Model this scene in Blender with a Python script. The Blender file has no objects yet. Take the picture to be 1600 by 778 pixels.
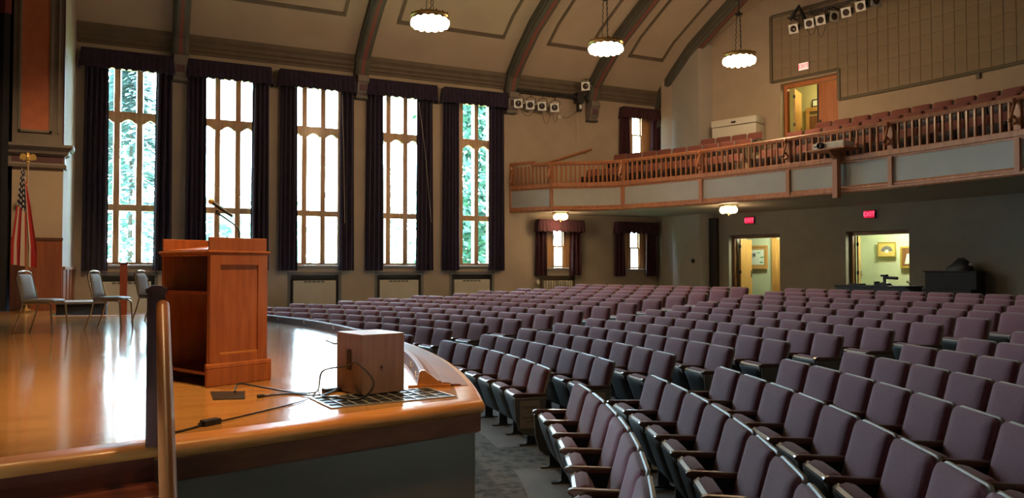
import bpy, bmesh, math, random
from mathutils import Vector, Matrix
random.seed(7)
S = bpy.context.scene
COL = S.collection
PI = math.pi

# ------------------------------------------------------------------ camera, sky, sun-less overcast day, exposure
CAM_Z = 1.95
F_PX, HOR, VPX = 1200.0, 420.0, 3280.0
_a = math.atan2(VPX - 800, F_PX)
_p = math.atan2(HOR - 389, F_PX)
FWD = Vector((math.cos(_a)*math.cos(_p), math.sin(_a)*math.cos(_p), math.sin(_p)))
RIGHT = Vector((math.sin(_a), -math.cos(_a), 0))
UP = RIGHT.cross(FWD)
cam = bpy.data.cameras.new('camera')
cam.sensor_width = 36.0
cam.sensor_fit = 'HORIZONTAL'
cam.lens = 36.0*F_PX/1600.0
cam.clip_end = 300
camo = bpy.data.objects.new('camera', cam)
COL.objects.link(camo)
camo.matrix_world = Matrix(((RIGHT.x, UP.x, -FWD.x, 0), (RIGHT.y, UP.y, -FWD.y, 0), (RIGHT.z, UP.z, -FWD.z, CAM_Z), (0, 0, 0, 1)))
S.camera = camo
S.view_settings.view_transform = 'Standard'
S.view_settings.look = 'None'
S.view_settings.gamma = 1
S.view_settings.use_curve_mapping = False
S.view_settings.exposure = 0.15

WORLD_STRENGTH = 62.0
world = bpy.data.worlds.new('overcast_sky')
S.world = world
world.use_nodes = True
wn = world.node_tree
wn.nodes.clear()
wo = wn.nodes.new('ShaderNodeOutputWorld')
wb = wn.nodes.new('ShaderNodeBackground')
wb.inputs['Color'].default_value = (0.62, 0.83, 1.0, 1)
wb.inputs['Strength'].default_value = WORLD_STRENGTH
wn.links.new(wb.outputs[0], wo.inputs[0])


def light(name, kind, loc, energy, color, target=None, **kw):
    l = bpy.data.lights.new(name, kind)
    l.energy = energy
    l.color = color
    for k, v in kw.items():
        setattr(l, k, v)
    o = bpy.data.objects.new(name, l)
    COL.objects.link(o)
    o.location = loc
    if target is not None:
        d = Vector(target) - Vector(loc)
        o.rotation_euler = d.to_track_quat('-Z', 'Y').to_euler()
    return o


W = 22.8                      # inner face of the window wall
WIN_C = [-0.33, 2.21, 4.63, 7.20, 9.63]
# daylight portals in the window openings (they only guide sampling of the sky)
for i, c in enumerate(WIN_C):
    o = light('window_portal', 'AREA', (c, W + 0.62, 4.75), 1.0, (1, 1, 1), (c, 0, 4.75), shape='RECTANGLE', size=1.6, size_y=5.5)
    o.data.cycles.is_portal = True
# warm stage lantern hung over the apron
light('stage_lantern_light', 'SPOT', (2.3, 3.5, 10.4), 3600, (1.0, 0.62, 0.27), (0.75, 6.2, 1.3), spot_size=math.radians(30), spot_blend=0.8, shadow_soft_size=0.2)
light('stage_lantern_light', 'SPOT', (-0.4, 8.0, 10.8), 3200, (1.0, 0.66, 0.32), (-0.9, 8.2, 1.0), spot_size=math.radians(62), spot_blend=0.9, shadow_soft_size=0.25)
light('stage_lantern_light', 'SPOT', (-0.9, 13.6, 10.8), 2000, (1.0, 0.66, 0.34), (-1.7, 18.2, 2.2), spot_size=math.radians(50), spot_blend=0.9, shadow_soft_size=0.25)
# daylight-white lobby light coming through the side doorway beside the rear seats (outside the frame)
light('side_doorway_light', 'AREA', (16.6, -2.6, 1.9), 45, (0.93, 1.0, 0.72), (16.9, 10, 1.7), shape='RECTANGLE', size=1.3, size_y=2.0)


# ------------------------------------------------------------------ materials
MATS = {}


def mat(name, col, rough=0.6, metal=0.0, var=0.0, scale=8.0, bump=0.0, bscale=40.0, coat=0.0, spec=0.5, emit=None, estr=0.0, sheen=0.0, stretch=None, col2=None, detail=4):
    if name in MATS:
        return MATS[name]
    m = bpy.data.materials.new(name)
    m.use_nodes = True
    nt = m.node_tree
    b = nt.nodes['Principled BSDF']
    b.inputs['Base Color'].default_value = (*col, 1)
    b.inputs['Roughness'].default_value = rough
    b.inputs['Metallic'].default_value = metal
    b.inputs['Coat Weight'].default_value = coat
    b.inputs['Coat Roughness'].default_value = 0.12
    b.inputs['Specular IOR Level'].default_value = spec
    b.inputs['Sheen Weight'].default_value = sheen
    if emit:
        b.inputs['Emission Color'].default_value = (*emit, 1)
        b.inputs['Emission Strength'].default_value = estr
    if var > 0 or bump > 0:
        tc = nt.nodes.new('ShaderNodeTexCoord')
        mp = nt.nodes.new('ShaderNodeMapping')
        if stretch:
            mp.inputs['Scale'].default_value = stretch
        nt.links.new(tc.outputs['Object'], mp.inputs['Vector'])
    if var > 0:
        n = nt.nodes.new('ShaderNodeTexNoise')
        n.inputs['Scale'].default_value = scale
        n.inputs['Detail'].default_value = detail
        nt.links.new(mp.outputs[0], n.inputs['Vector'])
        r = nt.nodes.new('ShaderNodeValToRGB')
        r.color_ramp.elements[0].position = 0.35
        r.color_ramp.elements[1].position = 0.65
        c2 = col2 if col2 else tuple(min(1, c*(1+var)) for c in col)
        r.color_ramp.elements[0].color = (*[c*(1-var) for c in col], 1) if not col2 else (*col, 1)
        r.color_ramp.elements[1].color = (*c2, 1)
        nt.links.new(n.outputs['Fac'], r.inputs['Fac'])
        nt.links.new(r.outputs['Color'], b.inputs['Base Color'])
    if bump > 0:
        n2 = nt.nodes.new('ShaderNodeTexNoise')
        n2.inputs['Scale'].default_value = bscale
        n2.inputs['Detail'].default_value = 3
        nt.links.new(mp.outputs[0], n2.inputs['Vector'])
        bp = nt.nodes.new('ShaderNodeBump')
        bp.inputs['Strength'].default_value = bump
        bp.inputs['Distance'].default_value = 0.02
        nt.links.new(n2.outputs['Fac'], bp.inputs['Height'])
        nt.links.new(bp.outputs[0], b.inputs['Normal'])
    MATS[name] = m
    return m


def wood(name, dark, lightc, rough=0.35, coat=0.3, stretch=(1, 1, 0.08), scale=14):
    return mat(name, dark, rough=rough, coat=coat, var=0.3, col2=lightc, scale=scale, stretch=stretch, bump=0.05, bscale=30, detail=6)


M_WALL = mat('wall_plaster', (0.42, 0.325, 0.24), 0.85, var=0.05, scale=1.5, bump=0.1, bscale=25)
M_CEIL = mat('ceiling_plaster', (0.43, 0.335, 0.245), 0.9, var=0.04, scale=1.0)
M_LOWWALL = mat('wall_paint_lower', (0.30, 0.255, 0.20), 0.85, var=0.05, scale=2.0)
M_TOWER = mat('wall_paint_grey', (0.41, 0.365, 0.315), 0.85, var=0.04, scale=1.5)
M_TRIM = mat('painted_trim_brown', (0.13, 0.095, 0.065), 0.6, var=0.1, scale=3)
M_RIB = mat('painted_rib_green', (0.085, 0.08, 0.06), 0.6, var=0.1, scale=3)
M_RED = mat('painted_red_stripe', (0.22, 0.06, 0.045), 0.6)
M_SALMON = mat('salmon_panel', (0.50, 0.15, 0.075), 0.75, var=0.08, scale=4)
M_GREYTRIM = mat('grey_brown_moulding', (0.19, 0.155, 0.13), 0.6, var=0.1, scale=3)
M_MAROONTRIM = mat('maroon_band', (0.10, 0.04, 0.05), 0.6)
M_VELVET = mat('dark_purple_velvet', (0.020, 0.010, 0.030), 0.95, var=0.25, scale=6, sheen=0.15)
M_VELVET2 = mat('dark_maroon_velvet', (0.050, 0.010, 0.016), 0.95, var=0.25, scale=6, sheen=0.1)
M_STAGEBLACK = mat('black_stage_drape', (0.008, 0.008, 0.012), 0.95, var=0.2, scale=5)
M_WINWOOD = wood('window_oak', (0.48, 0.24, 0.095), (0.60, 0.33, 0.15), 0.45, 0.1)
M_SILL = mat('window_sill_stone', (0.45, 0.40, 0.34), 0.5)
M_OAK = wood('balcony_oak', (0.33, 0.115, 0.045), (0.45, 0.175, 0.07), 0.4, 0.2)
M_LECT = wood('lectern_cherry', (0.30, 0.085, 0.024), (0.40, 0.125, 0.036), 0.35, 0.3, stretch=(1, 1, 0.12), scale=22)
M_LECTIN = wood('lectern_inside', (0.23, 0.05, 0.02), (0.30, 0.075, 0.03), 0.4, 0.2, stretch=(1, 1, 0.12), scale=22)
M_NOSE = wood('stage_nosing_oak', (0.42, 0.16, 0.035), (0.54, 0.23, 0.06), 0.34, 0.15, stretch=(0.1, 1, 1), scale=16)
M_FASCIA = wood('stage_fascia_walnut', (0.13, 0.04, 0.014), (0.19, 0.065, 0.022), 0.4, 0.2, stretch=(0.1, 1, 1), scale=14)
M_STAIR = wood('stair_mahogany', (0.10, 0.022, 0.012), (0.16, 0.04, 0.02), 0.3, 0.4, stretch=(0.15, 1, 1), scale=16)
M_RAIL = wood('handrail_oak', (0.34, 0.11, 0.03), (0.42, 0.15, 0.045), 0.4, 0.08, stretch=(1, 0.15, 0.3), scale=16)
M_NEWEL = wood('newel_walnut', (0.07, 0.02, 0.012), (0.11, 0.035, 0.02), 0.6, 0.0)
M_LIP = wood('stage_lip_wood', (0.13, 0.05, 0.026), (0.18, 0.075, 0.04), 0.6, 0.0, stretch=(0.4, 0.1, 1), scale=14)
M_OLIVE = mat('stage_front_olive_paint', (0.17, 0.15, 0.105), 0.8, var=0.06, scale=3)
M_BALPANEL = mat('balcony_panel_grey', (0.40, 0.385, 0.345), 0.8, var=0.04, scale=2)
M_FABRIC = mat('seat_fabric_plum', (0.225, 0.078, 0.098), 0.85, var=0.12, scale=90, bump=0.25, bscale=220, sheen=0.25)
M_FABRIC2 = mat('seat_fabric_red', (0.20, 0.06, 0.045), 0.85, var=0.12, scale=90, bump=0.2, bscale=220, sheen=0.15)
M_SHELL = mat('seat_shell_tan', (0.33, 0.28, 0.235), 0.45, var=0.06, scale=10)
M_PAN = mat('seat_pan_grey', (0.10, 0.125, 0.135), 0.4, var=0.08, scale=8)
M_PLATEM = mat('seat_edge_metal', (0.62, 0.66, 0.68), 0.4, metal=0.1)
M_WHITE = mat('white_plate', (0.8, 0.8, 0.78), 0.4)
M_ARM = wood('armrest_wood', (0.10, 0.035, 0.02), (0.16, 0.065, 0.035), 0.3, 0.5, stretch=(0.15, 1, 1), scale=30)
M_IRON = mat('seat_standard_iron', (0.03, 0.033, 0.036), 0.5, metal=0.2)
M_ENDP = mat('seat_end_panel', (0.17, 0.155, 0.125), 0.5, var=0.06, scale=6)
M_BLACK = mat('black_metal', (0.012, 0.012, 0.013), 0.45)
M_DARKWOOD = wood('dark_stained_wood', (0.010, 0.006, 0.005), (0.018, 0.009, 0.007), 0.6, 0.0)
M_CHROME = mat('bronze_chrome_tube', (0.45, 0.36, 0.28), 0.22, metal=0.9)
M_VINYL = mat('grey_vinyl', (0.15, 0.112, 0.08), 0.55, var=0.08, scale=30)
M_BRASS = mat('aged_brass', (0.55, 0.36, 0.14), 0.3, metal=0.9)
M_GOLD = mat('gold_paint', (0.75, 0.50, 0.16), 0.35, metal=0.6)
M_BEIGE = mat('radiator_cover_beige', (0.58, 0.51, 0.40), 0.6, var=0.04, scale=3)
M_DKGREY = mat('dark_grey_recess', (0.17, 0.16, 0.145), 0.7)
M_CREAM = mat('cream_enamel', (0.55, 0.47, 0.36), 0.5)
M_OFFW = mat('offwhite_enamel', (0.62, 0.58, 0.50), 0.45)
M_GEL = mat('white_gel_frame', (0.82, 0.82, 0.80), 0.5)
M_LENS = mat('lamp_lens', (0.06, 0.04, 0.035), 0.08, coat=0.5)
M_CONC = mat('seating_concrete', (0.10, 0.10, 0.096), 0.75, var=0.12, scale=3, bump=0.1)
M_PAPER = mat('sign_paper', (0.50, 0.36, 0.23), 0.8, var=0.05, scale=20)
M_INK = mat('sign_ink', (0.05, 0.02, 0.015), 0.7)
M_SUB = wood('subwoofer_wood', (0.19, 0.11, 0.08), (0.23, 0.135, 0.10), 0.45, 0.1, stretch=(1, 1, 0.1), scale=30)
M_ROOM = mat('lit_room_wall', (0.62, 0.66, 0.45), 0.85, var=0.03, scale=2)
M_ROOMY = mat('lit_room_wall_yellow', (0.62, 0.56, 0.28), 0.85, var=0.03, scale=2)
M_DOOROAK = wood('door_honey_oak', (0.46, 0.23, 0.06), (0.58, 0.32, 0.10), 0.4, 0.2)
M_DOORRED = wood('door_red_oak', (0.42, 0.13, 0.04), (0.52, 0.19, 0.06), 0.4, 0.2)
M_LAWN = mat('lawn_grass', (0.10, 0.22, 0.06), 0.95, var=0.3, scale=3)
M_BARK = mat('bark', (0.10, 0.085, 0.07), 0.9, var=0.3, scale=12)
M_SPRUCE = mat('spruce_needles', (0.13, 0.21, 0.20), 0.8, var=0.35, scale=3.0)
M_LEAF = mat('leaf_green', (0.03, 0.10, 0.07), 0.7, var=0.45, scale=2.0)
M_LEAF2 = mat('leaf_pale_green', (0.20, 0.32, 0.275), 0.7, var=0.3, scale=1.5)
M_BULB = mat('frosted_glass_lit', (0.9, 0.8, 0.65), 0.4, emit=(1.0, 0.80, 0.52), estr=9.0)
M_GLOBE = mat('opal_globe_lit', (0.9, 0.8, 0.65), 0.4, emit=(1.0, 0.78, 0.45), estr=7.0)
M_EXITRED = mat('exit_red_lit', (0.5, 0.01, 0.03), 0.5, emit=(1.0, 0.02, 0.09), estr=0.45)
M_EXITTXT = mat('exit_letters_lit', (0.8, 0.05, 0.15), 0.5, emit=(1.0, 0.10, 0.22), estr=1.6)
M_EXITWH = mat('exit_white_face_lit', (0.7, 0.5, 0.45), 0.5, emit=(1.0, 0.62, 0.50), estr=0.75)
M_EXITPINK = mat('exit_pink_letters_lit', (0.6, 0.02, 0.1), 0.5, emit=(1.0, 0.04, 0.16), estr=0.9)
M_PIC = mat('picture_mount_gold', (0.62, 0.44, 0.12), 0.6, var=0.06, scale=30)
M_FAN = mat('fan_grey_silk', (0.17, 0.16, 0.15), 0.7, var=0.5, scale=60)
M_BOARD = mat('poster_paper', (0.75, 0.80, 0.68), 0.7)
M_GREEN = mat('poster_green', (0.05, 0.30, 0.12), 0.7)
M_CORK = mat('cork_board', (0.48, 0.28, 0.10), 0.8, var=0.15, scale=60)


def glass_mat():
    m = bpy.data.materials.new('window_glass')
    m.use_nodes = True
    nt = m.node_tree
    nt.nodes.clear()
    o = nt.nodes.new('ShaderNodeOutputMaterial')
    t = nt.nodes.new('ShaderNodeBsdfTransparent')
    t.inputs[0].default_value = (0.93, 0.98, 0.98, 1)
    g = nt.nodes.new('ShaderNodeBsdfGlossy')
    g.inputs['Roughness'].default_value = 0.02
    mx = nt.nodes.new('ShaderNodeMixShader')
    mx.inputs[0].default_value = 0.05
    nt.links.new(t.outputs[0], mx.inputs[1])
    nt.links.new(g.outputs[0], mx.inputs[2])
    nt.links.new(mx.outputs[0], o.inputs[0])
    return m


M_GLASS = glass_mat()


def stage_floor_mat():
    m = bpy.data.materials.new('stage_strip_flooring')
    m.use_nodes = True
    nt = m.node_tree
    b = nt.nodes['Principled BSDF']
    tc = nt.nodes.new('ShaderNodeTexCoord')
    br = nt.nodes.new('ShaderNodeTexBrick')
    br.offset = 0.37
    br.inputs['Color1'].default_value = (0.56, 0.28, 0.085, 1)
    br.inputs['Color2'].default_value = (0.46, 0.21, 0.06, 1)
    br.inputs['Mortar'].default_value = (0.16, 0.06, 0.02, 1)
    br.inputs['Scale'].default_value = 1.0
    br.inputs['Mortar Size'].default_value = 0.0012
    br.inputs['Brick Width'].default_value = 1.9
    br.inputs['Row Height'].default_value = 0.057
    nt.links.new(tc.outputs['Object'], br.inputs['Vector'])
    mp = nt.nodes.new('ShaderNodeMapping')
    mp.inputs['Scale'].default_value = (0.6, 12, 1)
    nt.links.new(tc.outputs['Object'], mp.inputs['Vector'])
    n = nt.nodes.new('ShaderNodeTexNoise')
    n.inputs['Scale'].default_value = 5
    n.inputs['Detail'].default_value = 6
    nt.links.new(mp.outputs[0], n.inputs['Vector'])
    mx = nt.nodes.new('ShaderNodeMixRGB')
    mx.blend_type = 'MULTIPLY'
    mx.inputs[0].default_value = 0.35
    nt.links.new(br.outputs['Color'], mx.inputs[1])
    nt.links.new(n.outputs['Fac'], mx.inputs[2])
    nt.links.new(mx.outputs[0], b.inputs['Base Color'])
    n2 = nt.nodes.new('ShaderNodeTexNoise')
    n2.inputs['Scale'].default_value = 2.2
    n2.inputs['Detail'].default_value = 5
    nt.links.new(tc.outputs['Object'], n2.inputs['Vector'])
    mr = nt.nodes.new('ShaderNodeMapRange')
    mr.inputs['To Min'].default_value = 0.10
    mr.inputs['To Max'].default_value = 0.19
    nt.links.new(n2.outputs['Fac'], mr.inputs['Value'])
    nt.links.new(mr.outputs[0], b.inputs['Roughness'])
    b.inputs['Coat Weight'].default_value = 0.5
    b.inputs['Coat Roughness'].default_value = 0.10
    bp = nt.nodes.new('ShaderNodeBump')
    bp.inputs['Strength'].default_value = 0.06
    bp.inputs['Distance'].default_value = 0.01
    nt.links.new(n.outputs['Fac'], bp.inputs['Height'])
    nt.links.new(bp.outputs[0], b.inputs['Normal'])
    return m


M_STAGE = stage_floor_mat()


def carpet_mat():
    m = bpy.data.materials.new('patterned_carpet')
    m.use_nodes = True
    nt = m.node_tree
    b = nt.nodes['Principled BSDF']
    b.inputs['Roughness'].default_value = 0.95
    tc = nt.nodes.new('ShaderNodeTexCoord')
    v = nt.nodes.new('ShaderNodeTexVoronoi')
    v.inputs['Scale'].default_value = 7.0
    n = nt.nodes.new('ShaderNodeTexNoise')
    n.inputs['Scale'].default_value = 16
    n.inputs['Detail'].default_value = 8
    nt.links.new(tc.outputs['Object'], v.inputs['Vector'])
    nt.links.new(tc.outputs['Object'], n.inputs['Vector'])
    ad = nt.nodes.new('ShaderNodeMath')
    ad.operation = 'MULTIPLY_ADD'
    ad.inputs[1].default_value = 0.5
    nt.links.new(v.outputs['Distance'], ad.inputs[0])
    nt.links.new(n.outputs['Fac'], ad.inputs[2])
    r = nt.nodes.new('ShaderNodeValToRGB')
    r.color_ramp.elements[0].position = 0.5
    r.color_ramp.elements[1].position = 0.85
    r.color_ramp.elements[0].color = (0.010, 0.016, 0.020, 1)
    r.color_ramp.elements[1].color = (0.085, 0.088, 0.086, 1)
    nt.links.new(ad.outputs[0], r.inputs['Fac'])
    nt.links.new(r.outputs[0], b.inputs['Base Color'])
    return m


M_CARPET = carpet_mat()


def flag_mat():
    m = bpy.data.materials.new('flag_cloth')
    m.use_nodes = True
    nt = m.node_tree
    b = nt.nodes['Principled BSDF']
    b.inputs['Roughness'].default_value = 0.8
    uv = nt.nodes.new('ShaderNodeUVMap')
    sp = nt.nodes.new('ShaderNodeSeparateXYZ')
    nt.links.new(uv.outputs[0], sp.inputs[0])

    def mth(op, a, c):
        x = nt.nodes.new('ShaderNodeMath')
        x.operation = op
        for i, q in enumerate((a, c)):
            if q is None:
                continue
            if isinstance(q, (int, float)):
                x.inputs[i].default_value = q
            else:
                nt.links.new(q, x.inputs[i])
        return x.outputs[0]
    h, f = sp.outputs['X'], sp.outputs['Y']
    st = mth('MODULO', mth('FLOOR', mth('MULTIPLY', h, 13.0), None), 2.0)
    canton = mth('MULTIPLY', mth('LESS_THAN', h, 7/13), mth('LESS_THAN', f, 0.40))
    fx = mth('SUBTRACT', mth('FRACT', mth('MULTIPLY', h, 13.0), None), 0.5)
    fy = mth('SUBTRACT', mth('FRACT', mth('MULTIPLY', f, 17.0), None), 0.5)
    dd = mth('ADD', mth('MULTIPLY', fx, fx), mth('MULTIPLY', fy, fy))
    star = mth('LESS_THAN', dd, 0.075)
    m1 = nt.nodes.new('ShaderNodeMixRGB')
    m1.inputs[1].default_value = (0.42, 0.025, 0.035, 1)
    m1.inputs[2].default_value = (0.62, 0.52, 0.46, 1)
    nt.links.new(st, m1.inputs[0])
    m2 = nt.nodes.new('ShaderNodeMixRGB')
    m2.inputs[1].default_value = (0.012, 0.014, 0.045, 1)
    m2.inputs[2].default_value = (0.62, 0.56, 0.5, 1)
    nt.links.new(star, m2.inputs[0])
    m3 = nt.nodes.new('ShaderNodeMixRGB')
    nt.links.new(canton, m3.inputs[0])
    nt.links.new(m1.outputs[0], m3.inputs[1])
    nt.links.new(m2.outputs[0], m3.inputs[2])
    nt.links.new(m3.outputs[0], b.inputs['Base Color'])
    return m


# ------------------------------------------------------------------ mesh helpers
def V(*a):
    return Vector(a)


class MB:
    """collects shapes; build() links them as one mesh object"""

    def __init__(self):
        self.v = []
        self.f = []
        self.uv = None

    def quad_strip(self, rings, closed_ring=False, caps=True):
        n = len(rings[0])
        b = len(self.v)
        for r in rings:
            self.v += [tuple(p) for p in r]
        m = n if closed_ring else n - 1
        for i in range(len(rings)-1):
            for j in range(m):
                k = (j+1) % n
                self.f.append((b+i*n+j, b+i*n+k, b+(i+1)*n+k, b+(i+1)*n+j))
        if caps and closed_ring:
            self.f.append(tuple(b+j for j in range(n))[::-1])
            e = b+(len(rings)-1)*n
            self.f.append(tuple(e+j for j in range(n)))
        return self

    def box(self, x0, x1, y0, y1, z0, z1, M=None):
        p = [V(x, y, z) for z in (z0, z1) for x, y in ((x0, y0), (x1, y0), (x1, y1), (x0, y1))]
        return self.hexa(p, M)

    def hexa(self, p, M=None):
        b = len(self.v)
        for q in p:
            q = Vector(q)
            self.v.append(tuple(M @ q) if M else tuple(q))
        self.f += [(b, b+3, b+2, b+1), (b+4, b+5, b+6, b+7), (b, b+1, b+5, b+4), (b+1, b+2, b+6, b+5), (b+2, b+3, b+7, b+6), (b+3, b, b+4, b+7)]
        return self

    def prism(self, poly, d0, d1, axis='y', M=None):
        """poly: 2-D outline; extruded along axis (y: poly in xz, x: poly in yz, z: poly in xy)"""
        rings = []
        for d in (d0, d1):
            r = []
            for a, c in poly:
                q = V(a, d, c) if axis == 'y' else (V(d, a, c) if axis == 'x' else V(a, c, d))
                r.append(M @ q if M else q)
            rings.append(r)
        return self.quad_strip(rings, True)

    def tube(self, path, r, n=8, r2=None, flat=None):
        P = [Vector(p) for p in path]
        rings = []
        up0 = None
        for i, p in enumerate(P):
            t = (P[min(i+1, len(P)-1)] - P[max(i-1, 0)])
            t.normalize()
            if up0 is None:
                up0 = V(0, 0, 1) if abs(t.z) < 0.9 else V(1, 0, 0)
            s = t.cross(up0)
            if s.length < 1e-5:
                s = t.cross(V(0, 1, 0.3))
            s.normalize()
            u = s.cross(t).normalized()
            up0 = u
            rr = r if r2 is None else r + (r2-r)*i/(len(P)-1)
            fl = flat if flat else 1.0
            rings.append([p + s*math.cos(2*PI*k/n)*rr + u*math.sin(2*PI*k/n)*rr*fl for k in range(n)])
        return self.quad_strip(rings, True)

    def lathe(self, prof, n=16, c=(0, 0, 0), M=None):
        """prof: list of (radius, z)"""
        rings = []
        for r, z in prof:
            ring = []
            for k in range(n):
                q = V(c[0]+max(r, 1e-4)*math.cos(2*PI*k/n), c[1]+max(r, 1e-4)*math.sin(2*PI*k/n), c[2]+z)
                ring.append(M @ q if M else q)
            rings.append(ring)
        return self.quad_strip(rings, True)

    def sphere(self, c, r, n=10, m=7, sz=1.0):
        return self.lathe([(r*math.sin(PI*i/m), -r*sz*math.cos(PI*i/m)) for i in range(m+1)], n, c)

    def sweep(self, path, prof, closed=True):
        """path: 2-D plan polyline; prof: (offset to the right of travel, z)"""
        rings = []
        n = len(path)
        for i in range(n):
            p = Vector(path[i])
            d0 = (Vector(path[i]) - Vector(path[max(i-1, 0)]))
            d1 = (Vector(path[min(i+1, n-1)]) - Vector(path[i]))
            if d0.length < 1e-6:
                d0 = d1
            if d1.length < 1e-6:
                d1 = d0
            d0.normalize()
            d1.normalize()
            n0 = V(d0.y, -d0.x)
            n1 = V(d1.y, -d1.x)
            nn = (n0+n1)
            nn.normalize()
            k = 1/max(0.4, nn.dot(n0))
            rings.append([(p.x+nn.x*o*k, p.y+nn.y*o*k, z) for o, z in prof])
        return self.quad_strip(rings, closed)

    def build(self, name, m, parent=None, world=False, smooth=False, bevel=0.0, bseg=2, angle=35):
        me = bpy.data.meshes.new(name)
        me.from_pydata(self.v, [], self.f)
        bm = bmesh.new()
        bm.from_mesh(me)
        bmesh.ops.recalc_face_normals(bm, faces=bm.faces)
        if bevel > 0:
            es = [e for e in bm.edges if len(e.link_faces) == 2 and e.calc_face_angle(0) > math.radians(angle)]
            bmesh.ops.bevel(bm, geom=es, offset=bevel, segments=bseg, affect='EDGES', profile=0.5, clamp_overlap=True)
        bm.to_mesh(me)
        bm.free()
        me.materials.append(m)
        if smooth:
            me.shade_smooth()
            try:
                me.set_sharp_from_angle(angle=math.radians(40))
            except Exception:
                pass
        return link(name, me, parent, world)


def link(name, me, parent=None, world=False):
    o = bpy.data.objects.new(name, me)
    COL.objects.link(o)
    if parent is not None:
        o.parent = parent
        if world:
            inv = parent.matrix_basis.inverted()
            if parent.parent is not None:
                inv = inv @ parent.matrix_parent_inverse.inverted() @ parent.parent.matrix_basis.inverted()
            o.matrix_parent_inverse = inv
    return o


def tag(o, label, cat, group=None, kind=None):
    o['label'] = label
    o['category'] = cat
    if group:
        o['group'] = group
    if kind:
        o['kind'] = kind
    return o


def thing(name, label, cat, loc=(0, 0, 0), rz=0.0, group=None, kind=None):
    o = bpy.data.objects.new(name, None)
    o.empty_display_size = 0.2
    COL.objects.link(o)
    o.location = loc
    o.rotation_euler = (0, 0, rz)
    o.matrix_basis = Matrix.Translation(Vector(loc)) @ Matrix.Rotation(rz, 4, 'Z')
    return tag(o, label, cat, group, kind)


def struct(o, label=None):
    o['kind'] = 'structure'
    if label:
        o['label'] = label
    return o


def text(name, s, size, M, m, parent=None, extrude=0.002):
    c = bpy.data.curves.new(name, 'FONT')
    c.body = s
    c.size = size
    c.align_x = 'CENTER'
    c.align_y = 'CENTER'
    c.extrude = extrude
    c.materials.append(m)
    tmp = bpy.data.objects.new(name, c)
    COL.objects.link(tmp)
    dg = bpy.context.evaluated_depsgraph_get()
    me = bpy.data.meshes.new_from_object(tmp.evaluated_get(dg))
    bpy.data.objects.remove(tmp)
    o = bpy.data.objects.new(name, me)
    COL.objects.link(o)
    o.matrix_basis = M
    if parent is not None:
        o.parent = parent
    return o


def frame_from(o, x, y, z):
    """4x4 with given origin and axes"""
    return Matrix(((x[0], y[0], z[0], o[0]), (x[1], y[1], z[1], o[1]), (x[2], y[2], z[2], o[2]), (0, 0, 0, 1)))


ORD = ['zeroth', 'first', 'second', 'third', 'fourth', 'fifth', 'sixth', 'seventh', 'eighth', 'ninth', 'tenth', 'eleventh', 'twelfth', 'thirteenth', 'fourteenth', 'fifteenth', 'sixteenth', 'seventeenth', 'eighteenth', 'nineteenth', 'twentieth', 'twenty-first', 'twenty-second', 'twenty-third', 'twenty-fourth', 'twenty-fifth', 'twenty-sixth', 'twenty-seventh', 'twenty-eighth', 'twenty-ninth', 'thirtieth', 'thirty-first', 'thirty-second', 'thirty-third', 'thirty-fourth']

# concentric plans: seat rows, and balcony front / back wall
CRX, CRY, R0, PITCH = -7.99, 10.06, 12.376, 0.777
CBX, CBY, RBAL, RBACK = -9.55, 10.06, 25.1, 29.0
SLOPE, RFLAT = 0.072, 22.6


def fz(r):
    return max(0.0, min(r, RFLAT) - R0) * SLOPE


def fz_xy(x, y):
    return fz(math.hypot(x-CRX, y-CRY))


FLOOR_BACK = fz(99)


def bp_(th, r, z=None):
    a = math.radians(th)
    x, y = CBX+r*math.cos(a), CBY+r*math.sin(a)
    return (x, y) if z is None else V(x, y, z)


def arc_path(c, r, t0, t1, n):
    return [(c[0]+r*math.cos(t0+(t1-t0)*i/n), c[1]+r*math.sin(t0+(t1-t0)*i/n)) for i in range(n+1)]


# ------------------------------------------------------------------ floor of the hall
def cone_sector(r0, r1, t0, t1, dz, dr=0.8, dt=0.035, clampY=True):
    mb = MB()
    nr = max(1, int((r1-r0)/dr))
    nt = max(1, int(abs(t1-t0)/dt))
    rs = [r0+(r1-r0)*i/nr for i in range(nr+1)]
    rs = sorted(set(rs + ([R0] if r0 < R0 < r1 else []) + ([RFLAT] if r0 < RFLAT < r1 else [])))
    rings = []
    for r in rs:
        ring = []
        for j in range(nt+1):
            t = t0+(t1-t0)*j/nt
            x, y = CRX+r*math.cos(t), CRY+r*math.sin(t)
            if clampY:
                y = max(-2.9, min(W+0.1, y))
                x = max(-2.3, x)
            ring.append((x, y, fz(r)+dz))
        rings.append(ring)
    mb.quad_strip(rings)
    return mb


struct(cone_sector(3.0, 31, -1.25, 1.25, 0.0).build('floor', M_CARPET, smooth=True), 'dark patterned carpet rising gently towards the rear of the hall')

struct(MB().box(-7.7, 21.0, -3.0, W+0.3, -0.75, -0.5).build('floor_light_block', M_CONC), 'unseen added slab under the hall blocking sky light from below')  # unseen slab added to stop sky light leaking in through floor gaps

# ------------------------------------------------------------------ window wall
SMALLW = [(12.20, 13.35, 1.99, 3.42), (15.35, 16.45, 1.95, 3.42)]
UPW = (15.55, 16.72, 6.05, 7.50)
OPEN = [(c-0.80, c+0.80, 2.06, 7.45) for c in WIN_C] + SMALLW + [UPW]
RECESS = [(c-0.80, c+0.76, 0.15, 1.82) for c in WIN_C] + [(12.05, 13.45, 0.3, 1.72)]


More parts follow.
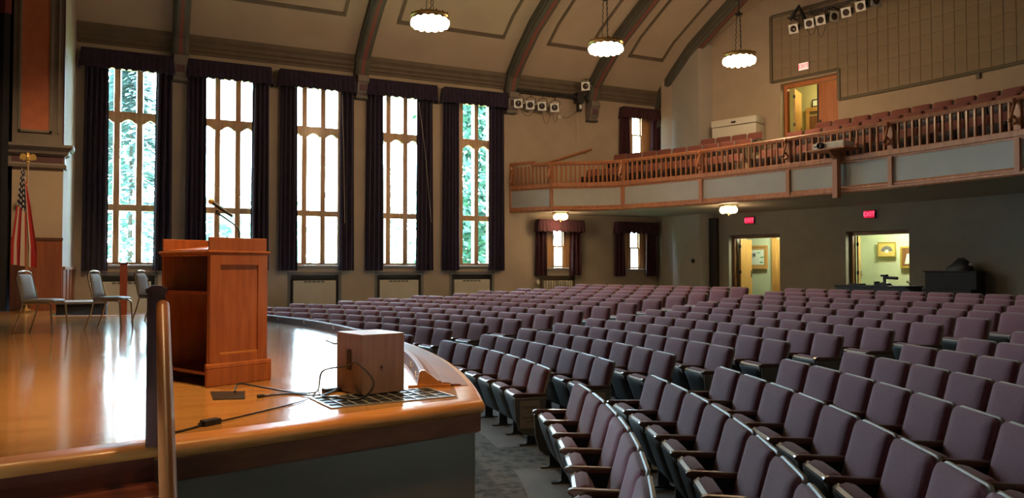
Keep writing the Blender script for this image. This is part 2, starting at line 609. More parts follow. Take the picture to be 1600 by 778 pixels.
def wall_with_holes(x0, x1, z0, z1, y0, y1, holes):
    xs = sorted(set([x0, x1] + [h[0] for h in holes] + [h[1] for h in holes]))
    mb = MB()
    for a, b in zip(xs[:-1], xs[1:]):
        if b-a < 1e-6:
            continue
        hs = sorted([(h[2], h[3]) for h in holes if h[0] <= a+1e-6 and h[1] >= b-1e-6])
        z = z0
        for h0, h1 in hs:
            if h0 > z:
                mb.box(a, b, y0, y1, z, h0)
            z = max(z, h1)
        if z < z1:
            mb.box(a, b, y0, y1, z, z1)
    return mb


mb = wall_with_holes(-3.0, 20.5, -0.6, 8.6, W, W+0.28, OPEN + RECESS)
m2 = wall_with_holes(-3.0, 20.5, -0.6, 8.6, W+0.28, W+0.6, OPEN)
o2 = len(mb.v)
mb.v += m2.v
mb.f += [tuple(i+o2 for i in f) for f in m2.f]
struct(mb.build('wall_window', M_WALL), 'tan plaster side wall pierced by tall windows')


def prism_y(mb, poly, y0, y1):
    return mb.prism(poly, y0, y1, 'y')


GY = W + 0.46                      # glass plane


def tall_window(i, c):
    w = thing('window_%d' % (i+1), 'tall oak mullioned window with three lights and two transoms', 'window', (c, GY, 2.06), kind='structure')
    del w['category']
    x0, x1, z0, z1 = c-0.80, c+0.80, 2.06, 7.45
    mx = [c-0.275, c+0.275]
    hw = 0.092
    f = MB()
    f.box(x0, x0+0.09, GY-0.1, GY+0.1, z0, z1).box(x1-0.09, x1, GY-0.1, GY+0.1, z0, z1)
    f.box(x0+0.09, x1-0.09, GY-0.1, GY+0.1, z1-0.09, z1).box(x0+0.09, x1-0.09, GY-0.1, GY+0.1, z0, z0+0.07)
    f.build('frame', M_WINWOOD, w, True, bevel=0.008)
    for m in mx:
        p = [(-hw, GY+0.1), (-hw*0.8, GY-0.1), (hw*0.8, GY-0.1), (hw, GY+0.1)]
        MB().prism([(m+a, b) for a, b in p], z0+0.05, z1-0.05, 'z').build('mullion', M_WINWOOD, w, True)
    lights = [(x0+0.09, mx[0]-hw), (mx[0]+hw, mx[1]-hw), (mx[1]+hw, x1-0.09)]
    zt = [(3.52, 3.69), (5.95, 6.20)]
    for li, (a, b) in enumerate(lights):
        MB().box(a-0.02, b+0.02, GY-0.085, GY+0.085, *zt[0]).build('transom', M_WINWOOD, w, True, bevel=0.006)
        za, zb = zt[1]
        poly = [(a-0.02, zb), (a-0.02, za-0.05), (a+0.02, za-0.05), (a+0.10, za+0.02), ((a+b)/2, za+0.055), (b-0.10, za+0.02), (b-0.02, za-0.05), (b+0.02, za-0.05), (b+0.02, zb)]
        MB().prism(poly, GY-0.085, GY+0.085, 'y').build('transom', M_WINWOOD, w, True)
        for q0, q1 in ((z0+0.07, zt[0][0]), (zt[0][1], zt[1][0]+0.06), (zt[1][1], z1-0.09)):
            MB().box(a, b, GY+0.04, GY+0.05, q0, q1).build('pane', M_GLASS, w, True)
    MB().box(x0-0.05, x1+0.05, W-0.07, W+0.40, 2.005, 2.06).build('window_sill', M_SILL, w, True, bevel=0.012)


for i, c in enumerate(WIN_C):
    tall_window(i, c)


def sash_window(n, x0, x1, z0, z1, g0, g1):
    """small double-hung sash between broad oak boards; glass from g0 to g1"""
    c = (x0+x1)/2
    yg = W+0.16
    w = thing('window_%d' % n, 'small wooden double-hung sash window', 'window', (c, yg, z0), kind='structure')
    del w['category']
    for a, b in ((x0, g0), (g1, x1)):
        MB().box(a, b, yg-0.03, yg+0.10, z0, z1).build('casing_board', M_WINWOOD, w, True, bevel=0.006)
        m = (a+b)/2
        MB().box(m-0.02, m+0.02, yg-0.05, yg-0.03, z0, z1).build('casing_bead', M_WINWOOD, w, True)
    MB().box(g0, g1, yg-0.03, yg+0.10, z1-0.06, z1).build('head', M_WINWOOD, w, True)
    zm = (z0+z1)/2
    for (q0, q1, yy) in ((z0+0.01, zm+0.02, yg+0.02), (zm-0.02, z1-0.06, yg+0.065)):
        s = MB()
        s.box(g0, g0+0.035, yy-0.02, yy+0.02, q0, q1).box(g1-0.035, g1, yy-0.02, yy+0.02, q0, q1)
        s.box(g0+0.035, g1-0.035, yy-0.02, yy+0.02, q0, q0+0.06).box(g0+0.035, g1-0.035, yy-0.02, yy+0.02, q1-0.035, q1)
        so = s.build('sash', M_WINWOOD, w, True)
        MB().box(g0+0.03, g1-0.03, yy-0.004, yy+0.004, q0+0.05, q1-0.03).build('pane', M_GLASS, so, True)
    MB().box(x0-0.03, x1+0.03, W-0.06, yg, z0-0.06, z0).build('window_sill', M_SILL, w, True, bevel=0.01)
    light('window_portal', 'AREA', ((g0+g1)/2, W+0.62, (z0+z1)/2), 1.0, (1, 1, 1), ((g0+g1)/2, 0, (z0+z1)/2), shape='RECTANGLE', size=0.8, size_y=1.4).data.cycles.is_portal = True


sash_window(6, *SMALLW[0], 12.68, 13.06)
sash_window(7, *SMALLW[1], 15.82, 16.20)
sash_window(8, *UPW, 15.92, 16.32)


# --- curtains -----------------------------------------------------
def curtain(x0, x1, z0, z1, label, group, y=W-0.14, m=M_VELVET, folds=None, amp=0.055, flare=0.03):
    mb = MB()
    n = max(20, int((x1-x0)/0.018))
    folds = folds or max(3, int((x1-x0)/0.105))
    ph = random.random()*6
    rows = [z0, z0+0.3, (z0+z1)/2, z1-0.4, z1]
    rings = []
    for side in (0, 1):
        for z in (rows if side == 0 else rows[::-1]):
            k = (z1-z)/(z1-z0)
            r = []
            for i in range(n+1):
                t = i/n
                x = x0+(x1-x0)*t + (t-0.5)*flare*2*k
                yy = y + amp*math.sin(2*PI*folds*t+ph+0.5*k)*(0.6+0.4*k) + 0.018*math.sin(5.1*t*folds+ph*2+k*2)
                r.append((x, yy - (0.0 if side == 0 else -0.012), z))
            rings.append(r)
    b = len(mb.v)
    m_ = n+1
    for r in rings:
        mb.v += r
    nr = len(rings)
    for i in range(nr):
        j2 = (i+1) % nr
        for j in range(n):
            mb.f.append((b+i*m_+j, b+i*m_+j+1, b+j2*m_+j+1, b+j2*m_+j))
    o = mb.build('window_curtain', m, smooth=True)
    return tag(o, label, 'curtain', group)


def valance(x0, x1, z0, z1, label, group, depth=0.36, m=M_VELVET, flare=0.05):
    mb = MB()
    # plan path: back left -> front left -> front right -> back right, pleated
    path = []
    yb, yf = W-0.005, W-depth
    for i in range(7):
        path.append((x0, yb+(yf-yb)*i/6, -1, 0))
    n = int((x1-x0)/0.03)
    for i in range(1, n):
        path.append((x0+(x1-x0)*i/n, yf, 0, -1))
    for i in range(7):
        path.append((x1, yf+(yb-yf)*i/6, 1, 0))
    rings = []
    for z, k in ((z1, 0.0), (z1-0.12, 0.35), ((z0+z1)/2, 0.6), (z0, 1.0)):
        r = []
        for i, (x, y, nx, ny) in enumerate(path):
            wv = 0.016*math.sin(i*1.35)*k + 0.01*math.sin(i*0.47+1)*k
            o = flare*k + wv
            zz = z + (0.02*math.sin(i*0.9)+0.012*math.sin(i*2.3) if k == 1.0 else 0)
            r.append((x+nx*o, min(yb, y+ny*o), zz))
        rings.append(r)
    inner = [[(x + (0.02 if x < (x0+x1)/2 else -0.02), min(yb, y+0.02), z) for x, y, z in r] for r in rings[::-1]]
    mb.quad_strip(rings + inner + [rings[0]])
    mb.box(x0, x1, yf+0.005, yb, z1-0.03, z1+0.005)
    o = mb.build('curtain_valance', m, smooth=True)
    return tag(o, label, 'valance', group)


WN = ['first', 'second', 'third', 'fourth', 'fifth']
CURT = [(-1.02, -0.47, 0.66, 1.06), (-1.11, -0.62, 0.60, 1.05), (-1.05, -0.58, 0.67, 1.08), (-1.09, -0.58, 0.49, 1.00), (-1.07, -0.53, 0.53, 1.05)]
for i, c in enumerate(WIN_C):
    a, b, d, e = CURT[i]
    curtain(c+a, c+b, 1.90, 7.55, 'dark velvet curtain hanging on the left of the %s tall window from the stage' % WN[i], 'long curtains at the tall windows')
    RC = curtain(c+d, c+e, 1.90, 7.55, 'dark velvet curtain hanging on the right of the %s tall window from the stage' % WN[i], 'long curtains at the tall windows')
    if i in (2, 3):
        x, xb, zt, zb = ((c+0.70, c+0.80, 7.1, 3.3), (c+0.52, c+0.93, 7.1, 3.4))[i-2]
        MB().tube([(x, W-0.23, zt), ((x+xb)/2, W-0.24, (zt+zb)/2+0.3), (xb, W-0.23, zb)], 0.007, 5).build('draw_cord', M_CREAM, RC, True)
    valance(c-1.10, c+1.08, 7.17, 7.66, 'dark velvet valance above the %s tall window from the stage' % WN[i], 'valances over the tall windows')
for (x0, x1, z0, z1), nm, tz in ((SMALLW[0], 'small window beside the radiator under the balcony', 3.60), (SMALLW[1], 'small window near the corner under the balcony', 3.60), (UPW, 'small window above the balcony', 7.68)):
    c = (x0+x1)/2
    curtain(c-0.90, c-0.52, z0-0.26, tz-0.08, 'short dark curtain on the left of the ' + nm, 'short curtains at the small windows', flare=0.04, m=M_VELVET2)
    curtain(c+0.42, c+0.82, z0-0.26, tz-0.08, 'short dark curtain on the right of the ' + nm, 'short curtains at the small windows', flare=0.04, m=M_VELVET2)
    valance(c-0.86, c+0.86, tz-0.40, tz, 'dark gathered valance over the ' + nm, 'short valances at the small windows', depth=0.30, m=M_VELVET2)

# --- radiators in the recesses ------------------------------------
for i, c in enumerate(WIN_C):
    z0 = fz_xy(c, W) if c > 0 else 0.0
    z0 = max(0.15, z0)
    t = thing('radiator_cover', 'beige steel radiator cover recessed below the %s tall window from the stage' % WN[i], 'radiator', (c, W+0.16, z0), group='radiator covers under the tall windows')
    MB().box(c-0.64, c+0.60, W-0.01, W+0.26, z0, 1.61).build('body', M_BEIGE, t, True, bevel=0.015)
    for k in range(5):
        x = c-0.34+k*0.125
        MB().box(x, x+0.10, W-0.016, W-0.004, 1.545, 1.60).build('vent_slot', M_DKGREY, t, True)
    struct(MB().sweep([(c-0.80, W), (c+0.76, W)], [(-0.012, 1.77), (0.03, 1.77), (0.03, 1.86), (-0.012, 1.86)]).build('trim_%d' % (20+i), M_DKGREY), 'dark lintel strip above a radiator recess')
    mbk = MB().box(c-0.80, c-0.72, W-0.01, W+0.27, 0.15, 1.82).box(c+0.68, c+0.76, W-0.01, W+0.27, 0.15, 1.82).box(c-0.80, c+0.76, W+0.262, W+0.272, 0.15, 1.82)
    struct(mbk.build('trim_%d' % (30+i), M_DKGREY), 'dark painted lining of a radiator recess')
t = thing('column_radiator', 'cream cast-iron column radiator below the small window under the balcony', 'radiator', (12.75, W+0.1, 0.75))
for k in range(12):
    x = 12.2+k*0.095
    MB().box(x, x+0.062, W-0.06, W+0.12, 0.85, 1.55).build('column', M_CREAM, t, True, bevel=0.028, bseg=3)
MB().box(12.2, 13.3, W+0.0, W+0.06, 0.9, 0.96).box(12.2, 13.3, W+0.0, W+0.06, 1.44, 1.50).build('connecting_pipe', M_CREAM, t, True)
tag(MB().lathe([(0.01, -0.06), (0.07, -0.05), (0.08, 0), (0.07, 0.05), (0.01, 0.06)], 12, (0, 0, 0), Matrix.Translation((11.95, W-0.08, 1.50)) @ Matrix.Rotation(PI/2, 4, 'X')).build('alarm_bell', M_CREAM, smooth=True), 'small round cream bell on the wall beside the column radiator', 'bell')

# --- cornice and vaulted ceiling ------------------------------------
PROF = [(22.8, 8.2), (21.9, 8.95), (20.9, 9.65), (19.5, 10.30), (18.0, 10.95), (16.0, 11.6), (13.5, 12.2), (10.06, 12.5)]


def vz(y):
    y = max(y, 2*10.06-y)
    for (a, za), (b, zb) in zip(PROF[:-1], PROF[1:]):
        if b <= y <= a:
            return zb+(za-zb)*(y-b)/(a-b)
    return 8.2 - (y-22.8)*0.8


YS = [22.8, 22.35, 21.9, 21.4, 20.9, 20.2, 19.5, 18.75, 18, 17, 16, 14.75, 13.5, 11.8, 10.06]
YS = YS + [2*10.06-y for y in YS[-2::-1]]
# smooth the profile a little
VP_ = [(23.0, 8.03)] + [(y, vz(y)) for y in YS] + [(-2.9, 8.03)]
mb = MB()
mb.quad_strip([[(-1.62, y, z) for y, z in VP_], [(20.6, y, z) for y, z in VP_]])
mb.quad_strip([[(-1.62, y, z+0.3) for y, z in VP_], [(20.6, y, z+0.3) for y, z in VP_]])
struct(mb.build('ceiling', M_CEIL, smooth=True), 'tan vaulted plaster ceiling')

RIBS = [0.92, 5.93, 10.92, 14.05, 17.0]


def rib_under(y):
    # underside of the ribs: below the vault
    return vz(y) - 0.42


RN = ['between the first two tall windows', 'between the third and fourth tall windows', 'just past the fifth tall window', 'above the balcony corner with a lantern on it', 'running up beside the rear corner']
for i, X in enumerate(RIBS):
    w = 0.21
    t = thing('ceiling_rib', 'curved grey-green ceiling rib with red inlay ' + RN[i], 'beam', (X, W, 7.1), group='curved ceiling ribs', kind='structure')
    ys = [y for y in YS if y < 22.7]
    ys = [22.78, 22.6] + ys
    mb = MB()
    # cross-section: moulded sides
    rings = []
    for y in ys:
        zt = vz(y)+0.05
        zb = min(rib_under(y), zt-0.1)
        if y > 22.5:
            zb = 7.62
        sec = [(-w, zt), (-w, zb+0.16), (-w+0.035, zb+0.13), (-w+0.035, zb+0.05), (-w+0.09, zb), (w-0.09, zb), (w-0.035, zb+0.05), (w-0.035, zb+0.13), (w, zb+0.16), (w, zt)]
        rings.append([(X+a, y, b) for a, b in sec])
    mb.quad_strip(rings, True)
    mb.build('rib', M_RIB, t, True)
    st = MB()
    st.quad_strip([[(X-0.05, y, (7.62 if y > 22.5 else rib_under(y))-0.006), (X+0.05, y, (7.62 if y > 22.5 else rib_under(y))-0.006), (X+0.05, y, (7.62 if y > 22.5 else rib_under(y))+0.02), (X-0.05, y, (7.62 if y > 22.5 else rib_under(y))+0.02)] for y in ys], True)
    st.build('red_inlay', M_RED, t, True)
    cb = MB()
    cb.prism([(W, 7.72), (W-0.42, 7.72), (W-0.42, 7.55), (W-0.36, 7.50), (W-0.34, 7.40), (W-0.30, 7.22), (W-0.22, 7.14), (W-0.20, 7.07), (W, 7.07)], X-0.17, X+0.17, 'x')
    cb.build('corbel', M_GREYTRIM, t, True, bevel=0.01)
    MB().box(X-0.19, X+0.19, W-0.24, W, 7.045, 7.085).build('corbel_foot', M_RIB, t, True)
    MB().box(X-0.10, X+0.10, W-0.365, W-0.33, 7.27, 7.46).build('corbel_panel', M_MAROONTRIM, t, True)
XS = [-1.55] + RIBS
tn = 1
for a, b in zip(XS[:-1], XS[1:]):
    x0 = a + (0.21 if a > -1 else 0)
    x1 = b-0.21
    prof = [(0, 7.86), (0.05, 7.86), (0.06, 7.92), (0.10, 7.96), (0.10, 8.03), (0.15, 8.08), (0.15, 8.16), (0.22, 8.24), (0.22, 8.36), (0, 8.36)]
    struct(MB().sweep([(x0, W), (x1, W)], prof).build('trim_%d' % tn, M_TRIM), 'brown moulded cornice along the top of the window wall')
    tn += 1
# rectangular mouldings on the ceiling bays
for bi, (a, b) in enumerate(zip(RIBS[:-1], RIBS[1:])):
    x0, x1 = a+0.82, b-0.78
    y_hi = 21.55
    y_lo = 12.0
    ysm = [y_hi] + [y for y in YS if y_lo < y < y_hi] + [y_lo]
    mb = MB()
    hw = 0.045
    for xx in (x0, x1):
        mb.quad_strip([[(xx-hw, y, vz(y)+0.02), (xx-hw, y, vz(y)-0.035), (xx+hw, y, vz(y)-0.035), (xx+hw, y, vz(y)+0.02)] for y in ysm], True)
    for y in (y_hi, y_lo):
        z0, z1 = vz(y+hw), vz(y-hw)
        mb.hexa([V(x0-hw, y+hw, z0-0.035), V(x1+hw, y+hw, z0-0.035), V(x1+hw, y-hw, z1-0.035), V(x0-hw, y-hw, z1-0.035), V(x0-hw, y+hw, z0+0.02), V(x1+hw, y+hw, z0+0.02), V(x1+hw, y-hw, z1+0.02), V(x0-hw, y-hw, z1+0.02)])
    struct(mb.build('trim_%d' % tn, M_TRIM), 'brown rectangular moulding on a ceiling bay')
    tn += 1

# ------------------------------------------------------------------ rear wall, corner block and rooms behind it
# door openings: (theta0, theta1, z0, z1)
D1 = (16.39, 19.95, FLOOR_BACK, 3.07)
D2 = (8.47, 12.15, FLOOR_BACK, 3.05)
DU = (12.52, 16.25, 5.40, 7.83)
TOW_X, TOW_Y = 16.91, 20.48


def arc_wall(r0, r1, t0, t1, z0, z1, holes, step=1.5):
    ts = set([t0, t1])
    t = t0
    while t < t1:
        ts.add(t)
        t += step
    for h in holes:
        ts.add(h[0])
        ts.add(h[1])
    ts = sorted(ts)
    mb = MB()
    for a, b in zip(ts[:-1], ts[1:]):
        if b-a < 1e-5:
            continue
        hs = sorted([(h[2], h[3]) for h in holes if h[0] <= a+1e-6 and h[1] >= b-1e-6])
        segs = []
        z = z0
        for h0, h1 in hs:
            if h0 > z:
                segs.append((z, h0))
            z = max(z, h1)
        if z < z1:
            segs.append((z, z1))
        for q0, q1 in segs:
            p = [bp_(a, r0), bp_(a, r1), bp_(b, r1), bp_(b, r0)]
            mb.hexa([V(*x, q0) for x in p] + [V(*x, q1) for x in p])
    return mb


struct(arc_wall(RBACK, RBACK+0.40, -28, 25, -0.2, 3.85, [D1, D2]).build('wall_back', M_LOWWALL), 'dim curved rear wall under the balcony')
struct(arc_wall(RBACK, RBACK+0.40, -28, 25, 3.85, 13.0, [DU]).build('wall_back_upper', M_WALL), 'curved tan rear wall above the balcony')
mb = MB().box(TOW_X, 19.0, TOW_Y, W+0.05, -0.2, 9.6)
struct(mb.build('wall_corner', M_TOWER), 'pale grey corner block between window wall and rear wall')
tag(MB().lathe([(0.001, 0), (0.075, 0), (0.085, 0.02), (0.06, 0.05), (0.001, 0.06)], 14, (0, 0, 0), frame_from((TOW_X, 20.8, 1.95+0.27), (0, 1, 0), (0, 0, 1), (-1, 0, 0))).build('fire_bell', M_BLACK, smooth=True), 'small dark round bell on the pale corner block under the balcony', 'bell')
# pilaster pipes beside the first door
for th, nm in ((21.6, 'nearer the corner block'), (20.9, 'nearer the doorway')):
    p = bp_(th, RBACK-0.12)
    tag(MB().box(-0.10, 0.10, -0.14, 0.14, 0, 2.92, Matrix.Translation((p[0], p[1], FLOOR_BACK)) @ Matrix.Rotation(math.radians(th), 4, 'Z')).build('wall_pilaster', M_DARKWOOD, bevel=0.02), 'dark narrow pilaster beside the bulletin-board doorway, ' + nm, 'pilaster', 'dark pilasters by the doorway')


def door_frame(n, D, m, jamb=0.09, setback=0.24):
    t0, t1, z0, z1 = D
    o = thing('door_%d' % n, 'wooden door frame set deep in the rear wall', 'door frame', bp_(t0, RBACK+setback, z0), kind='structure')
    del o['category']
    dj = math.degrees(jamb/RBACK)
    for a, b in ((t0, t0+dj), (t1-dj, t1)):
        p = [bp_(a, RBACK+setback), bp_(a, RBACK+0.42), bp_(b, RBACK+0.42), bp_(b, RBACK+setback)]
        MB().hexa([V(*x, z0) for x in p]+[V(*x, z1) for x in p]).build('jamb', m, o, True)
    p = [bp_(t0, RBACK+setback), bp_(t0, RBACK+0.42), bp_(t1, RBACK+0.42), bp_(t1, RBACK+setback)]
    MB().hexa([V(*x, z1-0.11) for x in p]+[V(*x, z1) for x in p]).build('head', m, o, True)
    return o


M_FRAMEDK = wood('door_frame_dark_oak', (0.16, 0.065, 0.025), (0.23, 0.10, 0.04), 0.4, 0.2)
door_frame(1, D1, M_FRAMEDK)
door_frame(2, D2, M_FRAMEDK)
door_frame(3, DU, M_DOORRED)


def room(name, t0, t1, z0, z1, r1, m, power, lpos, col):
    """a small lit lobby behind an opening"""
    mb = MB()
    r0 = RBACK+0.40
    A, B, C, D = bp_(t0, r0), bp_(t0, r1), bp_(t1, r1), bp_(t1, r0)
    th = 0.08

    def wall(p, q, out):
        d = (Vector(q)-Vector(p)).normalized()
        n = V(d.y, -d.x)*out*th
        mb.hexa([V(*p, z0), V(*q, z0), V(q[0]+n.x, q[1]+n.y, z0), V(p[0]+n.x, p[1]+n.y, z0), V(*p, z1), V(*q, z1), V(q[0]+n.x, q[1]+n.y, z1), V(p[0]+n.x, p[1]+n.y, z1)])
    wall(A, B, 1)
    wall(B, C, 1)
    wall(C, D, 1)
    for za, zb in ((z0-0.1, z0), (z1, z1+0.1)):
        mb.hexa([V(*A, za), V(*B, za), V(*C, za), V(*D, za), V(*A, zb), V(*B, zb), V(*C, zb), V(*D, zb)])
    struct(mb.build(name, m), 'brightly lit lobby walls seen through the doorway')
    light(name+'_ceiling_light', 'POINT', lpos, power, col, shadow_soft_size=0.2)


room('wall_lobby_1', 14.0, 23.5, FLOOR_BACK, 3.4, RBACK+2.3, M_ROOM, 85, bp_(17.5, RBACK+1.1, 3.15), (0.92, 1.0, 0.78))
room('wall_lobby_2', 5.0, 13.7, FLOOR_BACK, 3.4, RBACK+2.3, M_ROOM, 105, bp_(10.3, RBACK+1.1, 3.15), (0.92, 1.0, 0.76))
room('wall_lobby_3', 9.5, 20.0, 5.40, 8.3, RBACK+2.6, M_ROOMY, 75, bp_(14.2, RBACK+1.2, 8.0), (1.0, 0.93, 0.52))


def door_leaf(name, label, hinge_th, hinge_r, ang, width, z0, z1, m, group=None, flip=1):
    """leaf hinged at a point of the rear wall; ang = direction of the leaf in plan (degrees, world)"""
    h = bp_(hinge_th, hinge_r, z0)
    t = thing(name, label, 'door', h, math.radians(ang), group)
    MB().box(0, width, -0.022, 0.022, 0.01, z1-z0).build('leaf', m, t, bevel=0.004)
    for s in (-1, 1):
        q = MB()
        q.box(width-0.10, width-0.04, s*0.022, s*0.032, 0.92, 1.16)
        pl = q.build('lock_plate', M_BLACK, t)
        MB().tube([(width-0.07, s*0.03, 1.04), (width-0.07, s*0.075, 1.04), (width-0.19, s*0.08, 1.035)], 0.011, 8).build('lever_handle', M_BRASS, pl)
    for z in (0.25, (z1-z0)/2, z1-z0-0.25):
        MB().box(-0.02, 0.03, -0.03, 0.03, z-0.05, z+0.05).build('hinge', M_BLACK, t)
    return t


def wall_M(th, r, z):
    """frame on the rear wall facing the hall: x along the wall (to the right seen from the hall), y up, z towards the hall"""
    a = math.radians(th)
    n = (-math.cos(a), -math.sin(a), 0)
    x = (math.sin(a), -math.cos(a), 0)
    return frame_from(bp_(th, r, z), x, (0, 0, 1), n)


# open leaves (swung into the lobbies)
door_leaf('door_leaf', 'honey oak door standing open in the bulletin-board doorway', 19.55, RBACK+0.40, 25, 0.95, FLOOR_BACK, 2.95, M_DOOROAK)
l2 = door_leaf('door_leaf', 'dark-edged door standing wide open in the fan-picture doorway', 11.85, RBACK+0.40, 36, 0.95, FLOOR_BACK, 2.93, M_DOOROAK)
door_leaf('door_leaf', 'honey oak door leaf swung open in the doorway above the balcony', 15.75, RBACK+0.40, 30, 0.85, 5.40, 7.70, M_DOOROAK)
h = bp_(12.75, RBACK+0.32, 5.40)
h2 = bp_(14.10, RBACK+0.32, 5.40)
ang = math.degrees(math.atan2(h2.y-h.y, h2.x-h.x))
dl = door_leaf('door_leaf', 'closed red oak door leaf above the balcony', 12.75, RBACK+0.32, ang, (h2-h).length, 5.40, 7.70, M_DOORRED)
MB().box((h2-h).length-0.02, (h2-h).length+0.02, -0.035, 0.035, 0, 2.28).build('meeting_edge', M_BLACK, dl)
# inner oak doorway in the upper lobby
M = wall_M(15.75, RBACK+2.38, 5.40)
t = thing('inner_door', 'oak inner doorway with dark glass inside the lit lobby above the balcony', 'door', M.translation)
MB().box(-0.62, -0.50, 0, 2.0, 0, 0.05, M).box(0.50, 0.62, 0, 2.0, 0, 0.05, M).box(-0.62, 0.62, 1.90, 2.04, 0, 0.06, M).build('casing', M_DOOROAK, t, True)
MB().box(-0.5, 0.5, 0, 1.75, 0, 0.03, M).build('door_leaf', M_FRAMEDK, t, True)
M = wall_M(16.2, RBACK+2.38, 7.57)
t = thing('framed_notice', 'small black framed notice on the yellow lobby wall above the balcony', 'picture frame', M.translation)
MB().box(-0.16, 0.16, -0.13, 0.13, 0, 0.03, M).build('frame', M_BLACK, t, True)
MB().box(-0.12, 0.12, -0.09, 0.09, 0.03, 0.034, M).build('paper', M_BOARD, t, True)


# pictures and board in the lower lobbies
def picture(name, label, M, w, h, fw, mf, mi):
    t = thing(name, label, 'picture', M.translation)
    f = MB()
    f.box(-w/2, w/2, h/2-fw, h/2, 0, 0.045, M).box(-w/2, w/2, -h/2, -h/2+fw, 0, 0.045, M).box(-w/2, -w/2+fw, -h/2+fw, h/2-fw, 0, 0.045, M).box(w/2-fw, w/2, -h/2+fw, h/2-fw, 0, 0.045, M)
    f.build('frame', mf, t, True, bevel=0.006)
    MB().box(-w/2+fw, w/2-fw, -h/2+fw, h/2-fw, 0.005, 0.02, M).build('mount', mi, t, True)
    return t


M_GILT = mat('gilt_frame', (0.42, 0.30, 0.05), 0.4, metal=0.3)
Mp = wall_M(11.78, RBACK+2.10, 2.55)
t = picture('framed_fan', 'framed folding fan on gold backing hung in the lit doorway', Mp, 0.56, 0.46, 0.03, M_GILT, M_PIC)
pts = []
for k in range(13):
    a = math.radians(12+156*k/12)
    pts.append((0.19*math.cos(a)*1.0, 0.19*math.sin(a)-0.08))
poly = pts + [(0.05*math.cos(math.radians(168-156*k/6)), 0.05*math.sin(math.radians(168-156*k/6))-0.08) for k in range(7)]
MB().prism(poly, 0.02, 0.026, 'z', Mp).build('fan', M_FAN, t, True)
MB().prism([(0.062*math.cos(2*PI*k/12), 0.055*math.sin(2*PI*k/12)-0.055) for k in range(12)], 0.026, 0.03, 'z', Mp).build('fan_handle', M_BOARD, t, True)
Mp = wall_M(10.55, RBACK+2.10, 2.30)
t = picture('framed_portrait', 'gilt framed dark picture at the edge of the lit doorway', Mp, 0.50, 0.66, 0.055, M_GILT, M_FRAMEDK)
MB().prism([(-0.12, -0.2), (0.1, -0.2), (0.02, 0.12), (-0.05, 0.1)], 0.02, 0.024, 'z', Mp).build('pale_figure', M_BOARD, t, True)
Mp = wall_M(20.07, RBACK+2.10, 2.36)
t = picture('bulletin_board', 'oak framed bulletin board with a pinned poster inside the lit doorway', Mp, 0.86, 0.84, 0.07, M_DOOROAK, M_CORK)
MB().box(-0.30, 0.28, -0.26, 0.26, 0.02, 0.026, Mp).build('poster', M_BOARD, t, True)
for x, y, w, h in ((0.02, 0.14, 0.13, 0.03), (0.16, -0.02, 0.13, 0.035), (0.14, -0.20, 0.11, 0.04), (-0.2, -0.02, 0.1, 0.02)):
    MB().box(x, x+w, y, y+h, 0.026, 0.028, Mp).build('printed_block', M_GREEN, t, True)
MB().box(-0.14, -0.02, 0.02, 0.14, 0.026, 0.028, Mp).build('printed_block', M_DKGREY, t, True)
Mp = wall_M(18.8, RBACK+2.10, FLOOR_BACK)
t = thing('lobby_door', 'oak door casing at the far side of the bulletin-board lobby', 'door', Mp.translation)
MB().box(-0.08, 0.06, 0, 2.3, 0, 0.08, Mp).build('casing', M_DOOROAK, t, True)
MB().box(0.06, 0.5, 0, 2.25, 0, 0.05, Mp).build('leaf', M_DOOROAK, t, True)


# exit signs
def exit_sign(M, label, face, letters, dark=True):
    t = thing('exit_sign', label, 'exit sign', M.translation, group='illuminated exit signs')
    MB().box(-0.17, 0.17, -0.12, 0.12, -0.09, 0.0, M).build('housing', M_BLACK if dark else M_OFFW, t, True, bevel=0.01)
    MB().box(-0.155, 0.155, -0.105, 0.105, -0.01, 0.006, M).build('lit_face', face, t, True)
    tx = text('letters', 'EXIT', 0.17, M @ Matrix.Translation((0, 0, 0.009)), letters, None, 0.002)
    tx.parent = t
    tx.matrix_parent_inverse = t.matrix_basis.inverted()
    return t


exit_sign(wall_M(18.37, RBACK-0.10, 3.53), 'glowing red exit sign over the bulletin-board doorway', M_EXITRED, M_EXITTXT)
exit_sign(wall_M(10.61, RBACK-0.10, 3.52), 'glowing red exit sign over the fan-picture doorway', M_EXITRED, M_EXITTXT)
exit_sign(wall_M(14.59, RBACK-0.10, 8.22), 'white exit sign with pink letters over the balcony door', M_EXITWH, M_EXITPINK, False)

# acoustic tile field on the upper rear wall ---------------------------------
t = thing('acoustic_panel', 'large acoustic tile field with brown moulded border on the upper rear wall', 'wall panel', bp_(5, RBACK, 7.0))
tw, thh = 0.305, 0.42
tile = None
M_TILE = mat('acoustic_tile', (0.27, 0.20, 0.13), 0.9, var=0.05, scale=2.0, bump=0.2, bscale=60)
dth = math.degrees(tw/RBACK)
tl = MB().box(-tw/2+0.005, tw/2-0.005, -thh/2+0.005, thh/2-0.005, 0.0, 0.022)
tme = None
count = 0
th = 16.83 - dth/2 - 0.12
while th > -4.5:
    for k in range(2 if th > 12.30 else 0, 7):
        z = 7.06 + thh*(k+0.5)
        if tme is None:
            o = tl.build('tile', M_TILE, None, bevel=0.004, bseg=1)
            tme = o.data
        else:
            o = bpy.data.objects.new('tile', tme)
            COL.objects.link(o)
        o.parent = t
        o.matrix_parent_inverse = t.matrix_basis.inverted()
        o.matrix_basis = wall_M(th, RBACK, z)
        count += 1
    th -= dth
# borders


